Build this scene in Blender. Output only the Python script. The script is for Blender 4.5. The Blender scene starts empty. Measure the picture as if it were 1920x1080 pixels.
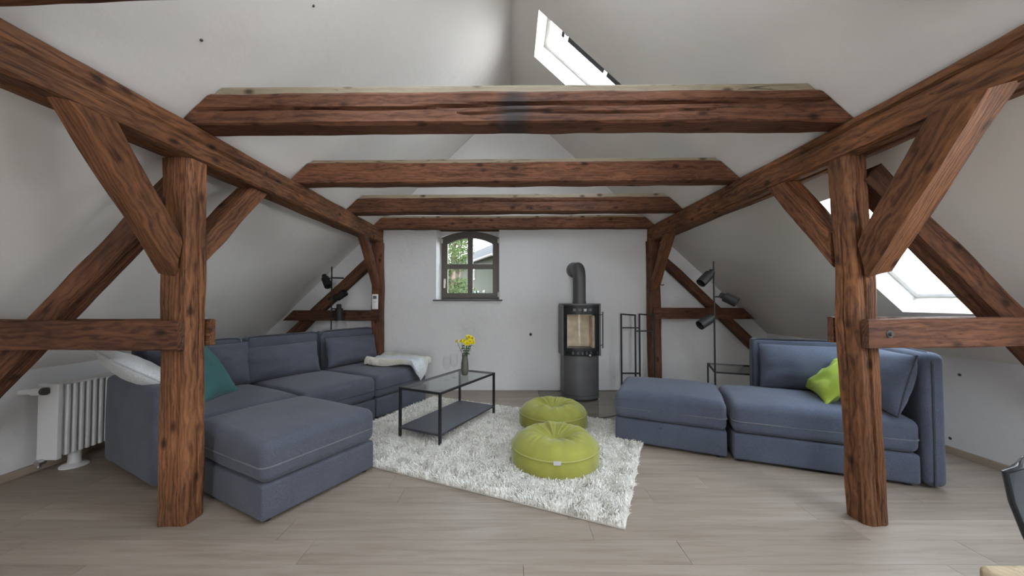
import bpy, bmesh, math, random
import numpy as np
from mathutils import Vector, Matrix, noise

random.seed(7)
rng = np.random.default_rng(7)
S = bpy.context.scene
COL = S.collection
R = math.radians

# ------------------------------------------------------------------ camera
cam_d = bpy.data.cameras.new('camera')
cam_d.sensor_width = 36.0
cam_d.lens = 670.0 / 1920.0 * 36.0
cam_d.shift_x = 2.0 / 1920.0
cam_d.shift_y = 9.8 / 1920.0
cam_d.clip_start = 0.05
cam = bpy.data.objects.new('camera', cam_d)
cam.location = (0, 0, 1.33)
cam.rotation_euler = (R(90 + 1.3), 0, 0)
COL.objects.link(cam)
S.camera = cam

# ------------------------------------------------------------------ colour management
S.view_settings.view_transform = 'Standard'
S.view_settings.look = 'None'
S.view_settings.gamma = 1.0
S.view_settings.use_curve_mapping = False
S.view_settings.exposure = 2.36
S.cycles.use_denoising = True
S.cycles.diffuse_bounces = 8
S.cycles.max_bounces = 14
S.cycles.transparent_max_bounces = 16

# ------------------------------------------------------------------ sky: bright overcast
W = bpy.data.worlds.new('overcast_sky')
S.world = W
W.use_nodes = True
nt = W.node_tree
nt.nodes.clear()
wo = nt.nodes.new('ShaderNodeOutputWorld')
bg = nt.nodes.new('ShaderNodeBackground')
tc = nt.nodes.new('ShaderNodeTexCoord')
sp = nt.nodes.new('ShaderNodeSeparateXYZ')
rp = nt.nodes.new('ShaderNodeValToRGB')
rp.color_ramp.elements[0].position = 0.0
rp.color_ramp.elements[0].color = (0.96, 0.97, 1.0, 1)
rp.color_ramp.elements[1].position = 1.0
rp.color_ramp.elements[1].color = (0.66, 0.82, 1.0, 1)
nt.links.new(tc.outputs['Generated'], sp.inputs[0])
nt.links.new(sp.outputs['Z'], rp.inputs[0])
nt.links.new(rp.outputs[0], bg.inputs[0])
bg.inputs[1].default_value = 3.0
nt.links.new(bg.outputs[0], wo.inputs[0])


def portal(loc, direction, sx, sy):
    """samples the sky through an opening; gives no light of its own"""
    l = bpy.data.lights.new('sky_portal', 'AREA')
    l.shape = 'RECTANGLE'
    l.size, l.size_y = sx, sy
    l.cycles.is_portal = True
    o = bpy.data.objects.new('sky_portal', l)
    o.location = loc
    o.rotation_euler = Vector(direction).to_track_quat('-Z', 'X').to_euler()
    COL.objects.link(o)


# ------------------------------------------------------------------ materials
MATS = {}


def new_mat(name):
    m = bpy.data.materials.new(name)
    m.use_nodes = True
    n = m.node_tree.nodes
    return m, n, m.node_tree.links, n['Principled BSDF']


def ramp(n, stops):
    r = n.new('ShaderNodeValToRGB')
    e = r.color_ramp.elements
    e[0].position, e[0].color = stops[0][0], (*stops[0][1], 1)
    e[1].position, e[1].color = stops[-1][0], (*stops[-1][1], 1)
    for p, c in stops[1:-1]:
        x = e.new(p)
        x.color = (*c, 1)
    return r


def mix(n, l, mode, fac, a, b):
    x = n.new('ShaderNodeMix')
    x.data_type = 'RGBA'
    x.blend_type = mode
    if isinstance(fac, (int, float)):
        x.inputs[0].default_value = fac
    else:
        l.new(fac, x.inputs[0])
    for i, v in ((6, a), (7, b)):
        if isinstance(v, tuple):
            x.inputs[i].default_value = (*v, 1)
        else:
            l.new(v, x.inputs[i])
    return x.outputs[2]


def simple(name, col, rough=0.6, metal=0.0, var=0.0, vscale=6.0, bump=0.0, bscale=60.0, sheen=0.0, spec=0.5):
    if name in MATS:
        return MATS[name]
    m, n, l, b = new_mat(name)
    b.inputs['Base Color'].default_value = (*col, 1)
    b.inputs['Roughness'].default_value = rough
    b.inputs['Metallic'].default_value = metal
    b.inputs['Specular IOR Level'].default_value = spec
    if sheen:
        b.inputs['Sheen Weight'].default_value = sheen
        b.inputs['Sheen Roughness'].default_value = 0.4
    t = n.new('ShaderNodeTexCoord')
    if var:
        z = n.new('ShaderNodeTexNoise')
        z.inputs['Scale'].default_value = vscale
        z.inputs['Detail'].default_value = 5
        l.new(t.outputs['Object'], z.inputs['Vector'])
        r = ramp(n, [(0.3, tuple(c * (1 - var) for c in col)), (0.7, tuple(min(1, c * (1 + var)) for c in col))])
        l.new(z.outputs['Fac'], r.inputs[0])
        l.new(r.outputs[0], b.inputs['Base Color'])
    if bump:
        z2 = n.new('ShaderNodeTexNoise')
        z2.inputs['Scale'].default_value = bscale
        z2.inputs['Detail'].default_value = 4
        l.new(t.outputs['Object'], z2.inputs['Vector'])
        bp = n.new('ShaderNodeBump')
        bp.inputs['Strength'].default_value = bump
        bp.inputs['Distance'].default_value = 0.01
        l.new(z2.outputs['Fac'], bp.inputs['Height'])
        l.new(bp.outputs[0], b.inputs['Normal'])
    MATS[name] = m
    return m


def fabric(name, col, sheen=0.15):
    """woven upholstery with a fine melange of lighter and darker threads"""
    if name in MATS:
        return MATS[name]
    m, n, l, b = new_mat(name)
    t = n.new('ShaderNodeTexCoord')
    z = n.new('ShaderNodeTexNoise')
    z.inputs['Scale'].default_value = 260
    z.inputs['Detail'].default_value = 2
    l.new(t.outputs['Object'], z.inputs['Vector'])
    r = ramp(n, [(0.3, tuple(c * 0.72 for c in col)), (0.7, tuple(c * 1.3 for c in col))])
    l.new(z.outputs['Fac'], r.inputs[0])
    z3 = n.new('ShaderNodeTexNoise')
    z3.inputs['Scale'].default_value = 7
    z3.inputs['Detail'].default_value = 3
    l.new(t.outputs['Object'], z3.inputs['Vector'])
    r3 = ramp(n, [(0.3, (0.86,) * 3), (0.7, (1.0,) * 3)])
    l.new(z3.outputs['Fac'], r3.inputs[0])
    l.new(mix(n, l, 'MULTIPLY', 1.0, r.outputs[0], r3.outputs[0]), b.inputs['Base Color'])
    b.inputs['Roughness'].default_value = 0.9
    b.inputs['Specular IOR Level'].default_value = 0.2
    b.inputs['Sheen Weight'].default_value = sheen
    bp = n.new('ShaderNodeBump')
    bp.inputs['Strength'].default_value = 0.25
    bp.inputs['Distance'].default_value = 0.004
    l.new(z.outputs['Fac'], bp.inputs['Height'])
    l.new(bp.outputs[0], b.inputs['Normal'])
    MATS[name] = m
    return m


def wood(name, light, dark, stain=0.5, rough=0.72, patch=None):
    """old hewn softwood, grain along local Z"""
    if name in MATS:
        return MATS[name]
    m, n, l, b = new_mat(name)
    t = n.new('ShaderNodeTexCoord')
    oi = n.new('ShaderNodeObjectInfo')
    sc = n.new('ShaderNodeVectorMath')
    sc.operation = 'SCALE'
    cx = n.new('ShaderNodeCombineXYZ')
    for i, k in enumerate((7.3, 3.1, 23.7)):
        mm = n.new('ShaderNodeMath')
        mm.operation = 'MULTIPLY'
        mm.inputs[1].default_value = k
        l.new(oi.outputs['Random'], mm.inputs[0])
        l.new(mm.outputs[0], cx.inputs[i])
    add = n.new('ShaderNodeVectorMath')
    add.operation = 'ADD'
    l.new(t.outputs['Object'], add.inputs[0])
    l.new(cx.outputs[0], add.inputs[1])

    def mapped(s):
        mp = n.new('ShaderNodeMapping')
        mp.inputs['Scale'].default_value = s
        l.new(add.outputs[0], mp.inputs['Vector'])
        return mp.outputs[0]

    def nz(vec, scale, detail=6, rough_=0.6, dist=0.0):
        z = n.new('ShaderNodeTexNoise')
        z.inputs['Scale'].default_value = scale
        z.inputs['Detail'].default_value = detail
        z.inputs['Roughness'].default_value = rough_
        z.inputs['Distortion'].default_value = dist
        l.new(vec, z.inputs['Vector'])
        return z.outputs['Fac']

    # growth-ring figure wandering slowly along the length, under fine stretched fibres
    wv = n.new('ShaderNodeTexWave')
    wv.wave_type = 'RINGS'
    wv.rings_direction = 'Z'
    wv.inputs['Scale'].default_value = 17
    wv.inputs['Distortion'].default_value = 9.0
    wv.inputs['Detail'].default_value = 4
    wv.inputs['Detail Scale'].default_value = 1.2
    l.new(mapped((1.0, 1.0, 0.33)), wv.inputs['Vector'])
    fine = nz(mapped((58, 58, 4.2)), 1.0, 5, 0.7, 0.8)
    med = nz(mapped((15, 15, 1.3)), 1.0, 5, 0.65, 0.9)

    def scaled(v, k):
        q = n.new('ShaderNodeMath')
        q.operation = 'MULTIPLY'
        q.inputs[1].default_value = k
        l.new(v, q.inputs[0])
        return q.outputs[0]

    def plus(a_, b_):
        q = n.new('ShaderNodeMath')
        l.new(a_, q.inputs[0])
        l.new(b_, q.inputs[1])
        return q.outputs[0]
    fig = plus(plus(scaled(fine, .50), scaled(med, .42)), scaled(wv.outputs['Fac'], .17))
    mid = tuple(a * .55 + c * .45 for a, c in zip(light, dark))
    r1 = ramp(n, [(0.35, dark), (0.52, mid), (0.70, light)])
    l.new(fig, r1.inputs[0])
    # broad stains
    st = nz(mapped((2.2, 2.2, 1.1)), 1.6, 4)
    r2 = ramp(n, [(0.33, (1 - stain,) * 3), (0.62, (1.0, 1.0, 1.0))])
    l.new(st, r2.inputs[0])
    c1 = mix(n, l, 'MULTIPLY', 1.0, r1.outputs[0], r2.outputs[0])
    # cracks: thin dark lines
    ck = nz(mapped((16, 16, 0.55)), 1.0, 3, 0.5, 0.4)
    r3 = ramp(n, [(0.485, (1, 1, 1)), (0.5, (0.0, 0.0, 0.0)), (0.515, (1, 1, 1))])
    l.new(ck, r3.inputs[0])
    gate = nz(mapped((3, 3, 0.8)), 1.2, 2)
    rg = ramp(n, [(0.5, (0, 0, 0)), (0.6, (1, 1, 1))])
    l.new(gate, rg.inputs[0])
    inv = mix(n, l, 'MIX', rg.outputs[0], (1.0, 1.0, 1.0), r3.outputs[0])
    c2 = mix(n, l, 'MULTIPLY', 0.75, c1, inv)
    # knots
    vo = n.new('ShaderNodeTexVoronoi')
    vo.inputs['Scale'].default_value = 1.0
    vo.inputs['Randomness'].default_value = 1.0
    l.new(mapped((8.5, 8.5, 5.0)), vo.inputs['Vector'])
    rk = ramp(n, [(0.09, (0.13, 0.10, 0.09)), (0.15, (0.55, 0.5, 0.48)), (0.24, (1, 1, 1))])
    l.new(vo.outputs['Distance'], rk.inputs[0])
    c3 = mix(n, l, 'MULTIPLY', 0.85, c2, rk.outputs[0])
    if patch:
        vd = n.new('ShaderNodeVectorMath')
        vd.operation = 'SUBTRACT'
        l.new(t.outputs['Object'], vd.inputs[0])
        vd.inputs[1].default_value = (0, 0, patch)
        mpp = n.new('ShaderNodeMapping')
        mpp.inputs['Scale'].default_value = (3.0, 3.0, 5.5)
        l.new(vd.outputs[0], mpp.inputs['Vector'])
        vl = n.new('ShaderNodeVectorMath')
        vl.operation = 'LENGTH'
        l.new(mpp.outputs[0], vl.inputs[0])
        rpz = ramp(n, [(0.5, (.9,) * 3), (0.95, (0, 0, 0))])
        l.new(plus(vl.outputs['Value'], scaled(med, .35)), rpz.inputs[0])
        c3 = mix(n, l, 'MIX', rpz.outputs[0], c3, (.038, .031, .029))
    pk = nz(mapped((34, 34, 9)), 1.0, 3, .55, .6)
    rk2 = ramp(n, [(0.66, (1, 1, 1)), (0.74, (.38, .33, .30))])
    l.new(pk, rk2.inputs[0])
    c3 = mix(n, l, 'MULTIPLY', .8, c3, rk2.outputs[0])
    # each timber a little lighter or darker
    mr = n.new('ShaderNodeMapRange')
    mr.inputs[3].default_value = 0.82
    mr.inputs[4].default_value = 1.12
    l.new(oi.outputs['Random'], mr.inputs[0])
    hs = n.new('ShaderNodeHueSaturation')
    l.new(mr.outputs[0], hs.inputs['Value'])
    l.new(c3, hs.inputs['Color'])
    l.new(hs.outputs[0], b.inputs['Base Color'])
    b.inputs['Roughness'].default_value = rough
    b.inputs['Specular IOR Level'].default_value = 0.3
    bp = n.new('ShaderNodeBump')
    bp.inputs['Strength'].default_value = 0.45
    bp.inputs['Distance'].default_value = 0.008
    mh = mix(n, l, 'MULTIPLY', 1.0, fine, inv)
    l.new(mh, bp.inputs['Height'])
    l.new(bp.outputs[0], b.inputs['Normal'])
    MATS[name] = m
    return m


def plaster(name, col, bump=.22):
    m, n, l, b = new_mat(name)
    t = n.new('ShaderNodeTexCoord')
    z = n.new('ShaderNodeTexNoise')
    z.inputs['Scale'].default_value = 1.3
    z.inputs['Detail'].default_value = 6
    l.new(t.outputs['Object'], z.inputs['Vector'])
    r = ramp(n, [(0.3, tuple(c * 0.94 for c in col)), (0.7, col)])
    l.new(z.outputs['Fac'], r.inputs[0])
    l.new(r.outputs[0], b.inputs['Base Color'])
    b.inputs['Roughness'].default_value = 0.92
    b.inputs['Specular IOR Level'].default_value = 0.15
    z2 = n.new('ShaderNodeTexNoise')
    z2.inputs['Scale'].default_value = 9
    z2.inputs['Detail'].default_value = 7
    l.new(t.outputs['Object'], z2.inputs['Vector'])
    bp = n.new('ShaderNodeBump')
    bp.inputs['Strength'].default_value = bump
    bp.inputs['Distance'].default_value = 0.02
    l.new(z2.outputs['Fac'], bp.inputs['Height'])
    l.new(bp.outputs[0], b.inputs['Normal'])
    MATS[name] = m
    return m


def floor_wood():
    m, n, l, b = new_mat('oak_floor')
    t = n.new('ShaderNodeTexCoord')
    oi = n.new('ShaderNodeObjectInfo')
    cx = n.new('ShaderNodeCombineXYZ')
    for i, k in enumerate((31.0, 17.0, 5.0)):
        mm = n.new('ShaderNodeMath')
        mm.operation = 'MULTIPLY'
        mm.inputs[1].default_value = k
        l.new(oi.outputs['Random'], mm.inputs[0])
        l.new(mm.outputs[0], cx.inputs[i])
    add = n.new('ShaderNodeVectorMath')
    l.new(t.outputs['Object'], add.inputs[0])
    l.new(cx.outputs[0], add.inputs[1])
    mp = n.new('ShaderNodeMapping')
    mp.inputs['Scale'].default_value = (1.1, 14, 14)
    l.new(add.outputs[0], mp.inputs['Vector'])
    z = n.new('ShaderNodeTexNoise')
    z.inputs['Scale'].default_value = 1.6
    z.inputs['Detail'].default_value = 7
    z.inputs['Roughness'].default_value = 0.62
    z.inputs['Distortion'].default_value = 0.5
    l.new(mp.outputs[0], z.inputs['Vector'])
    r = ramp(n, [(0.3, (0.25, 0.193, 0.148)), (0.5, (0.315, 0.252, 0.20)), (0.72, (0.36, 0.297, 0.242))])
    l.new(z.outputs['Fac'], r.inputs[0])
    mr = n.new('ShaderNodeMapRange')
    mr.inputs[3].default_value = 0.86
    mr.inputs[4].default_value = 1.06
    l.new(oi.outputs['Random'], mr.inputs[0])
    hs = n.new('ShaderNodeHueSaturation')
    l.new(mr.outputs[0], hs.inputs['Value'])
    l.new(r.outputs[0], hs.inputs['Color'])
    l.new(hs.outputs[0], b.inputs['Base Color'])
    b.inputs['Roughness'].default_value = 0.42
    b.inputs['Specular IOR Level'].default_value = 0.4
    bp = n.new('ShaderNodeBump')
    bp.inputs['Strength'].default_value = 0.15
    bp.inputs['Distance'].default_value = 0.003
    l.new(z.outputs['Fac'], bp.inputs['Height'])
    l.new(bp.outputs[0], b.inputs['Normal'])
    return m


def thin_glass(name, tint=(0.97, 0.98, 0.98), rough=0.0, ior=1.45):
    m = bpy.data.materials.new(name)
    m.use_nodes = True
    n, l = m.node_tree.nodes, m.node_tree.links
    n.clear()
    o = n.new('ShaderNodeOutputMaterial')
    tr = n.new('ShaderNodeBsdfTransparent')
    tr.inputs[0].default_value = (*tint, 1)
    gl = n.new('ShaderNodeBsdfGlossy')
    gl.inputs['Roughness'].default_value = rough
    fr = n.new('ShaderNodeFresnel')
    fr.inputs[0].default_value = ior
    mx = n.new('ShaderNodeMixShader')
    ge = n.new('ShaderNodeNewGeometry')          # only the outer faces of a pane reflect
    fm = n.new('ShaderNodeMath')
    fm.operation = 'MULTIPLY'
    iv = n.new('ShaderNodeMath')
    iv.operation = 'SUBTRACT'
    iv.inputs[0].default_value = 1.0
    l.new(ge.outputs['Backfacing'], iv.inputs[1])
    l.new(fr.outputs[0], fm.inputs[0])
    l.new(iv.outputs[0], fm.inputs[1])
    l.new(fm.outputs[0], mx.inputs[0])
    l.new(tr.outputs[0], mx.inputs[1])
    l.new(gl.outputs[0], mx.inputs[2])
    l.new(mx.outputs[0], o.inputs[0])
    return m


OLD = wood('old_timber', (0.285, 0.118, 0.047), (0.055, 0.019, 0.009))
OLDD = wood('old_timber_dark', (0.19, 0.079, 0.038), (0.045, 0.017, 0.010))
OLDR = wood('old_timber_red', (0.235, 0.098, 0.050), (0.062, 0.023, 0.013), stain=0.45)
OLDS = wood('old_timber_stained', (0.235, 0.098, 0.050), (0.062, 0.023, 0.013), stain=0.45, patch=1.97)
PALE = wood('planed_batten', (0.36, 0.295, 0.21), (0.29, 0.235, 0.16), stain=0.06)
TABLEW = wood('oak_tabletop', (0.62, 0.50, 0.34), (0.5, 0.38, 0.24), stain=0.1)
WALL = plaster('white_plaster', (0.72, 0.71, 0.705), .45)
CEIL = plaster('white_ceiling_paint', (0.76, 0.735, 0.70))
FLOORM = floor_wood()
SOFA = fabric('charcoal_upholstery', (0.088, 0.094, 0.118))
SOFAP = fabric('charcoal_piping', (0.052, 0.055, 0.07))
SOFAL = fabric('light_grey_piping', (0.15, 0.15, 0.165))
SOFA_R = fabric('sky_tinted_charcoal', (0.089, 0.102, 0.140))  # same charcoal cloth, with blue skylight put into its colour
BLACK = simple('black_powder_coat', (0.018, 0.018, 0.02), 0.5, spec=0.4)
DARKM = simple('dark_shelf_metal', (0.05, 0.05, 0.06), 0.42, spec=0.4)
STOVE = simple('stove_grey_steel', (0.10, 0.096, 0.096), 0.5, 0.3, var=0.08, bump=0.05, bscale=300)
STOVED = simple('stove_black', (0.012, 0.012, 0.013), 0.5)
BRICK = simple('vermiculite', (0.80, 0.70, 0.57), 0.9, var=0.16, vscale=9, bump=0.3, bscale=50)
WHITEP = simple('radiator_enamel', (0.68, 0.67, 0.66), 0.35)
CHROME = simple('chrome', (0.6, 0.6, 0.62), 0.25, 1.0)
LAMPM = simple('lamp_bronze', (0.020, 0.019, 0.018), 0.55, spec=0.3)
VELVET = simple('lime_velvet', (0.30, 0.295, 0.05), 0.85, var=0.10, vscale=10, sheen=0.35)
VELVETP = simple('lime_piping', (0.36, 0.35, 0.10), 0.8)
LIME = simple('lime_cotton', (0.36, 0.47, 0.05), 0.8, var=0.08, vscale=8, sheen=0.1)
TEAL = fabric('teal_cotton', (0.045, 0.135, 0.135))
LINEN = fabric('pale_linen', (0.62, 0.63, 0.62))
LINENP = fabric('linen_piping', (0.45, 0.46, 0.47))
WOOL = simple('cream_wool', (0.84, 0.81, 0.75), 0.95, var=0.03, bump=0.3, bscale=300)
BROWNF = simple('taupe_window_paint', (0.10, 0.085, 0.07), 0.5, var=0.06)
SILL = simple('dark_sill_slate', (0.07, 0.062, 0.058), 0.5)
GLASS = thin_glass('window_glass')
TGLASS = thin_glass('table_glass', (0.86, 0.90, 0.89), ior=1.5)
HGLASS = thin_glass('hearth_glass', (0.90, 0.91, 0.90), ior=1.3)
WGLASS = thin_glass('wine_glass', (0.985, 0.99, 0.99), ior=1.4)
SGLASS = thin_glass('stove_glass', (0.95, 0.94, 0.92), ior=1.3)
TAGM = simple('woven_tag', (0.45, 0.43, 0.42), 0.8)
VASE = simple('olive_grey_glaze', (0.10, 0.10, 0.075), 0.45, var=0.1)
PETAL = simple('yellow_petal', (0.80, 0.66, 0.01), 0.6)
FCENT = simple('flower_centre', (0.35, 0.30, 0.02), 0.8)
LEAFM = simple('flower_leaf', (0.035, 0.09, 0.025), 0.6)
STEMM = simple('flower_stem', (0.06, 0.13, 0.03), 0.6)
RUGB = simple('rug_backing', (0.5, 0.47, 0.42), 0.95)
CREAM = simple('cream_plastic', (0.72, 0.68, 0.58), 0.4)
GREYF = simple('skylight_grey', (0.11, 0.115, 0.13), 0.4, 0.3)
CHAIRM = simple('black_chair_shell', (0.075, 0.082, 0.088), 0.3)
BASEB = simple('oak_baseboard', (0.36, 0.29, 0.22), 0.6, var=0.1, vscale=4)
REMW = simple('white_plastic', (0.8, 0.8, 0.78), 0.4)
REMS = simple('grey_display', (0.12, 0.15, 0.14), 0.3)
DOT = simple('dark_screw', (0.06, 0.055, 0.05), 0.6)


# ------------------------------------------------------------------ object helpers
def tag(o, label=None, cat=None, group=None, kind=None):
    if label:
        o['label'] = label
    if cat:
        o['category'] = cat
    if group:
        o['group'] = group
    if kind:
        o['kind'] = kind
    return o


def thing(name, label, cat, loc=(0, 0, 0), rz=0.0, group=None):
    o = bpy.data.objects.new(name, None)
    o.empty_display_size = 0.1
    o.location = loc
    o.rotation_euler = (0, 0, rz)
    COL.objects.link(o)
    return tag(o, label, cat, group)


def mesh(name, vf, mat, parent=None, smooth=True, kind=None, label=None, sharp=None):
    me = bpy.data.meshes.new(name)
    me.from_pydata([tuple(v) for v in vf[0]], [], vf[1])
    me.update()
    if smooth:
        for p in me.polygons:
            p.use_smooth = True
        me.set_sharp_from_angle(angle=R(sharp or 38))
    me.materials.append(mat)
    o = bpy.data.objects.new(name, me)
    COL.objects.link(o)
    if parent:
        o.parent = parent
    if kind:
        o['kind'] = kind
    if label:
        o['label'] = label
    return o


def join(*vfs):
    V, Fc = [], []
    for v, f in vfs:
        k = len(V)
        V += [tuple(x) for x in v]
        Fc += [[i + k for i in q] for q in f]
    return V, Fc


def xf(vf, M):
    return [tuple(M @ Vector(v)) for v in vf[0]], vf[1]


def T(x, y, z):
    return Matrix.Translation((x, y, z))


def RZ(a):
    return Matrix.Rotation(a, 4, 'Z')


def RX(a):
    return Matrix.Rotation(a, 4, 'X')


def RY(a):
    return Matrix.Rotation(a, 4, 'Y')


def box(x0, x1, y0, y1, z0, z1, bev=0.0):
    """box, with chamfered edges if bev"""
    bm = bmesh.new()
    bmesh.ops.create_cube(bm, size=1)
    for v in bm.verts:
        v.co = Vector((x0 + (v.co.x + .5) * (x1 - x0), y0 + (v.co.y + .5) * (y1 - y0), z0 + (v.co.z + .5) * (z1 - z0)))
    if bev:
        bmesh.ops.bevel(bm, geom=list(bm.edges), offset=bev, segments=2, profile=0.5, affect='EDGES')
    out = ([v.co.copy() for v in bm.verts], [[v.index for v in f.verts] for f in bm.faces])
    bm.free()
    return out


def prism(pts, a0, a1, axis='y'):
    """extrude a 2-D outline (x,z) along y, or (x,y) along z, or (y,z) along x"""
    def P(p, a):
        return {'y': (p[0], a, p[1]), 'z': (p[0], p[1], a), 'x': (a, p[0], p[1])}[axis]
    n = len(pts)
    V = [P(p, a0) for p in pts] + [P(p, a1) for p in pts]
    Fc = [[i, (i + 1) % n, n + (i + 1) % n, n + i] for i in range(n)]
    Fc += [list(range(n))[::-1], list(range(n, 2 * n))]
    return fixn((V, Fc))


def fixn(vf):
    bm = bmesh.new()
    vs = [bm.verts.new(v) for v in vf[0]]
    for f in vf[1]:
        try:
            bm.faces.new([vs[i] for i in f])
        except ValueError:
            pass
    bmesh.ops.recalc_face_normals(bm, faces=list(bm.faces))
    bm.verts.index_update()
    out = ([v.co.copy() for v in bm.verts], [[v.index for v in f.verts] for f in bm.faces])
    bm.free()
    return out


def tube(path, r, n=10, closed=False, cap=True, radii=None):
    P = [Vector(p) for p in path]
    m = len(P)
    V, Fc = [], []
    up = None
    for i, p in enumerate(P):
        if closed:
            d = P[(i + 1) % m] - P[i - 1]
        else:
            d = P[min(i + 1, m - 1)] - P[max(i - 1, 0)]
        d.normalize()
        if up is None:
            up = d.orthogonal().normalized()
        else:
            up = (up - d * up.dot(d))
            up = up.normalized() if up.length > 1e-6 else d.orthogonal().normalized()
        s = d.cross(up)
        rr = radii[i] if radii else r
        for k in range(n):
            a = 2 * math.pi * k / n
            V.append(p + up * (rr * math.cos(a)) + s * (rr * math.sin(a)))
    for i in range(m if closed else m - 1):
        j = (i + 1) % m
        for k in range(n):
            q = (k + 1) % n
            Fc.append([i * n + k, i * n + q, j * n + q, j * n + k])
    if cap and not closed:
        Fc.append(list(range(n))[::-1])
        Fc.append(list(range((m - 1) * n, m * n)))
    return V, Fc


def bar(a, b, w, h, up=(0, 0, 1)):
    """square bar from a to b"""
    a, b = Vector(a), Vector(b)
    d = (b - a).normalized()
    u = Vector(up)
    if abs(d.dot(u)) > 0.95:
        u = Vector((0, 1, 0))
    s = d.cross(u).normalized() * (w / 2)
    u = s.cross(d).normalized() * (h / 2)
    V = [p + x * s + y * u for p in (a, b) for x, y in ((-1, -1), (1, -1), (1, 1), (-1, 1))]
    return fixn((V, [[0, 1, 2, 3], [7, 6, 5, 4], [0, 4, 5, 1], [1, 5, 6, 2], [2, 6, 7, 3], [3, 7, 4, 0]]))


def lathe(prof, n=32, cap0=True, cap1=True):
    V, Fc = [], []
    for r, z in prof:
        for k in range(n):
            a = 2 * math.pi * k / n
            V.append((r * math.cos(a), r * math.sin(a), z))
    for i in range(len(prof) - 1):
        for k in range(n):
            q = (k + 1) % n
            Fc.append([i * n + k, i * n + q, (i + 1) * n + q, (i + 1) * n + k])
    if cap0:
        Fc.append(list(range(n))[::-1])
    if cap1:
        Fc.append(list(range((len(prof) - 1) * n, len(prof) * n)))
    return V, Fc


def axis_to(a, b):
    """matrix that puts local z=0 at a and +z towards b"""
    a, b = Vector(a), Vector(b)
    q = Vector((0, 0, 1)).rotation_difference((b - a).normalized())
    return Matrix.Translation(a) @ q.to_matrix().to_4x4()


def rbox(x0, x1, y0, y1, z0, z1, r, n=8, crown=0.0, puff=0.0, wob=0.0, seed=0, rb=None):
    """upholstered block: rounded edges, crowned top, slightly puffed sides"""
    c = Vector(((x0 + x1) / 2, (y0 + y1) / 2, (z0 + z1) / 2))
    h = Vector(((x1 - x0) / 2, (y1 - y0) / 2, (z1 - z0) / 2))
    r = min(r, min(h) * 0.98)
    k = 4

    def axis(hh):
        e = [hh - r + r * i / k for i in range(k + 1)]
        inner = [(-(hh - r) + 2 * (hh - r) * i / n) for i in range(1, n)]
        return [-v for v in e[::-1]] + inner + e
    ax = [axis(h[i]) for i in range(3)]
    bm = bmesh.new()
    idx = {}

    def vert(p):
        key = (round(p[0], 5), round(p[1], 5), round(p[2], 5))
        if key not in idx:
            p = Vector(p)
            q = Vector([max(-(h[i] - r), min(h[i] - r, p[i])) for i in range(3)])
            d = p - q
            if d.length > 1e-9:
                p2 = q + d.normalized() * r
            else:
                p2 = p
            fx = 1 - (p2.x / h.x) ** 2
            fy = 1 - (p2.y / h.y) ** 2
            fz = 1 - (p2.z / h.z) ** 2
            if crown and p2.z > 0:
                p2.z += crown * max(0, fx) ** 0.5 * max(0, fy) ** 0.5 * (p2.z / h.z)
            if puff:
                p2.x += puff * (p2.x / h.x) * max(0, fz) * max(0, fy) ** 0.5
                p2.y += puff * (p2.y / h.y) * max(0, fz) * max(0, fx) ** 0.5
            if wob:
                q = p2 * 3.5 + Vector((seed * 5.1, seed * 2.3, 0))
                p2 += Vector((noise.noise(q), noise.noise(q + Vector((9, 0, 0))), noise.noise(q + Vector((0, 9, 0))))) * wob
            idx[key] = bm.verts.new(p2 + c)
        return idx[key]
    for a in range(3):
        b, d = (a + 1) % 3, (a + 2) % 3
        for sgn in (-1, 1):
            A, B = ax[b], ax[d]
            for i in range(len(A) - 1):
                for j in range(len(B) - 1):
                    q = []
                    for u, v in ((A[i], B[j]), (A[i + 1], B[j]), (A[i + 1], B[j + 1]), (A[i], B[j + 1])):
                        p = [0, 0, 0]
                        p[a], p[b], p[d] = sgn * h[a], u, v
                        q.append(vert(p))
                    if len(set(q)) == 4:
                        try:
                            bm.faces.new(q if sgn > 0 else q[::-1])
                        except ValueError:
                            pass
    bm.verts.index_update()
    out = ([v.co.copy() for v in bm.verts], [[v.index for v in f.verts] for f in bm.faces])
    bm.free()
    return out


def rrect(x0, x1, y0, y1, r, z, k=5):
    pts = []
    for cx, cy, a0 in ((x1 - r, y1 - r, 0), (x0 + r, y1 - r, 90), (x0 + r, y0 + r, 180), (x1 - r, y0 + r, 270)):
        for i in range(k + 1):
            a = R(a0 + 90 * i / k)
            pts.append(Vector((cx + r * math.cos(a), cy + r * math.sin(a), z)))
    out = []
    for i in range(len(pts)):          # subdivide the long runs
        a, b = pts[i], pts[(i + 1) % len(pts)]
        m = max(1, int((b - a).length / 0.15))
        for j in range(m):
            out.append(a.lerp(b, j / m))
    return out


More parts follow.
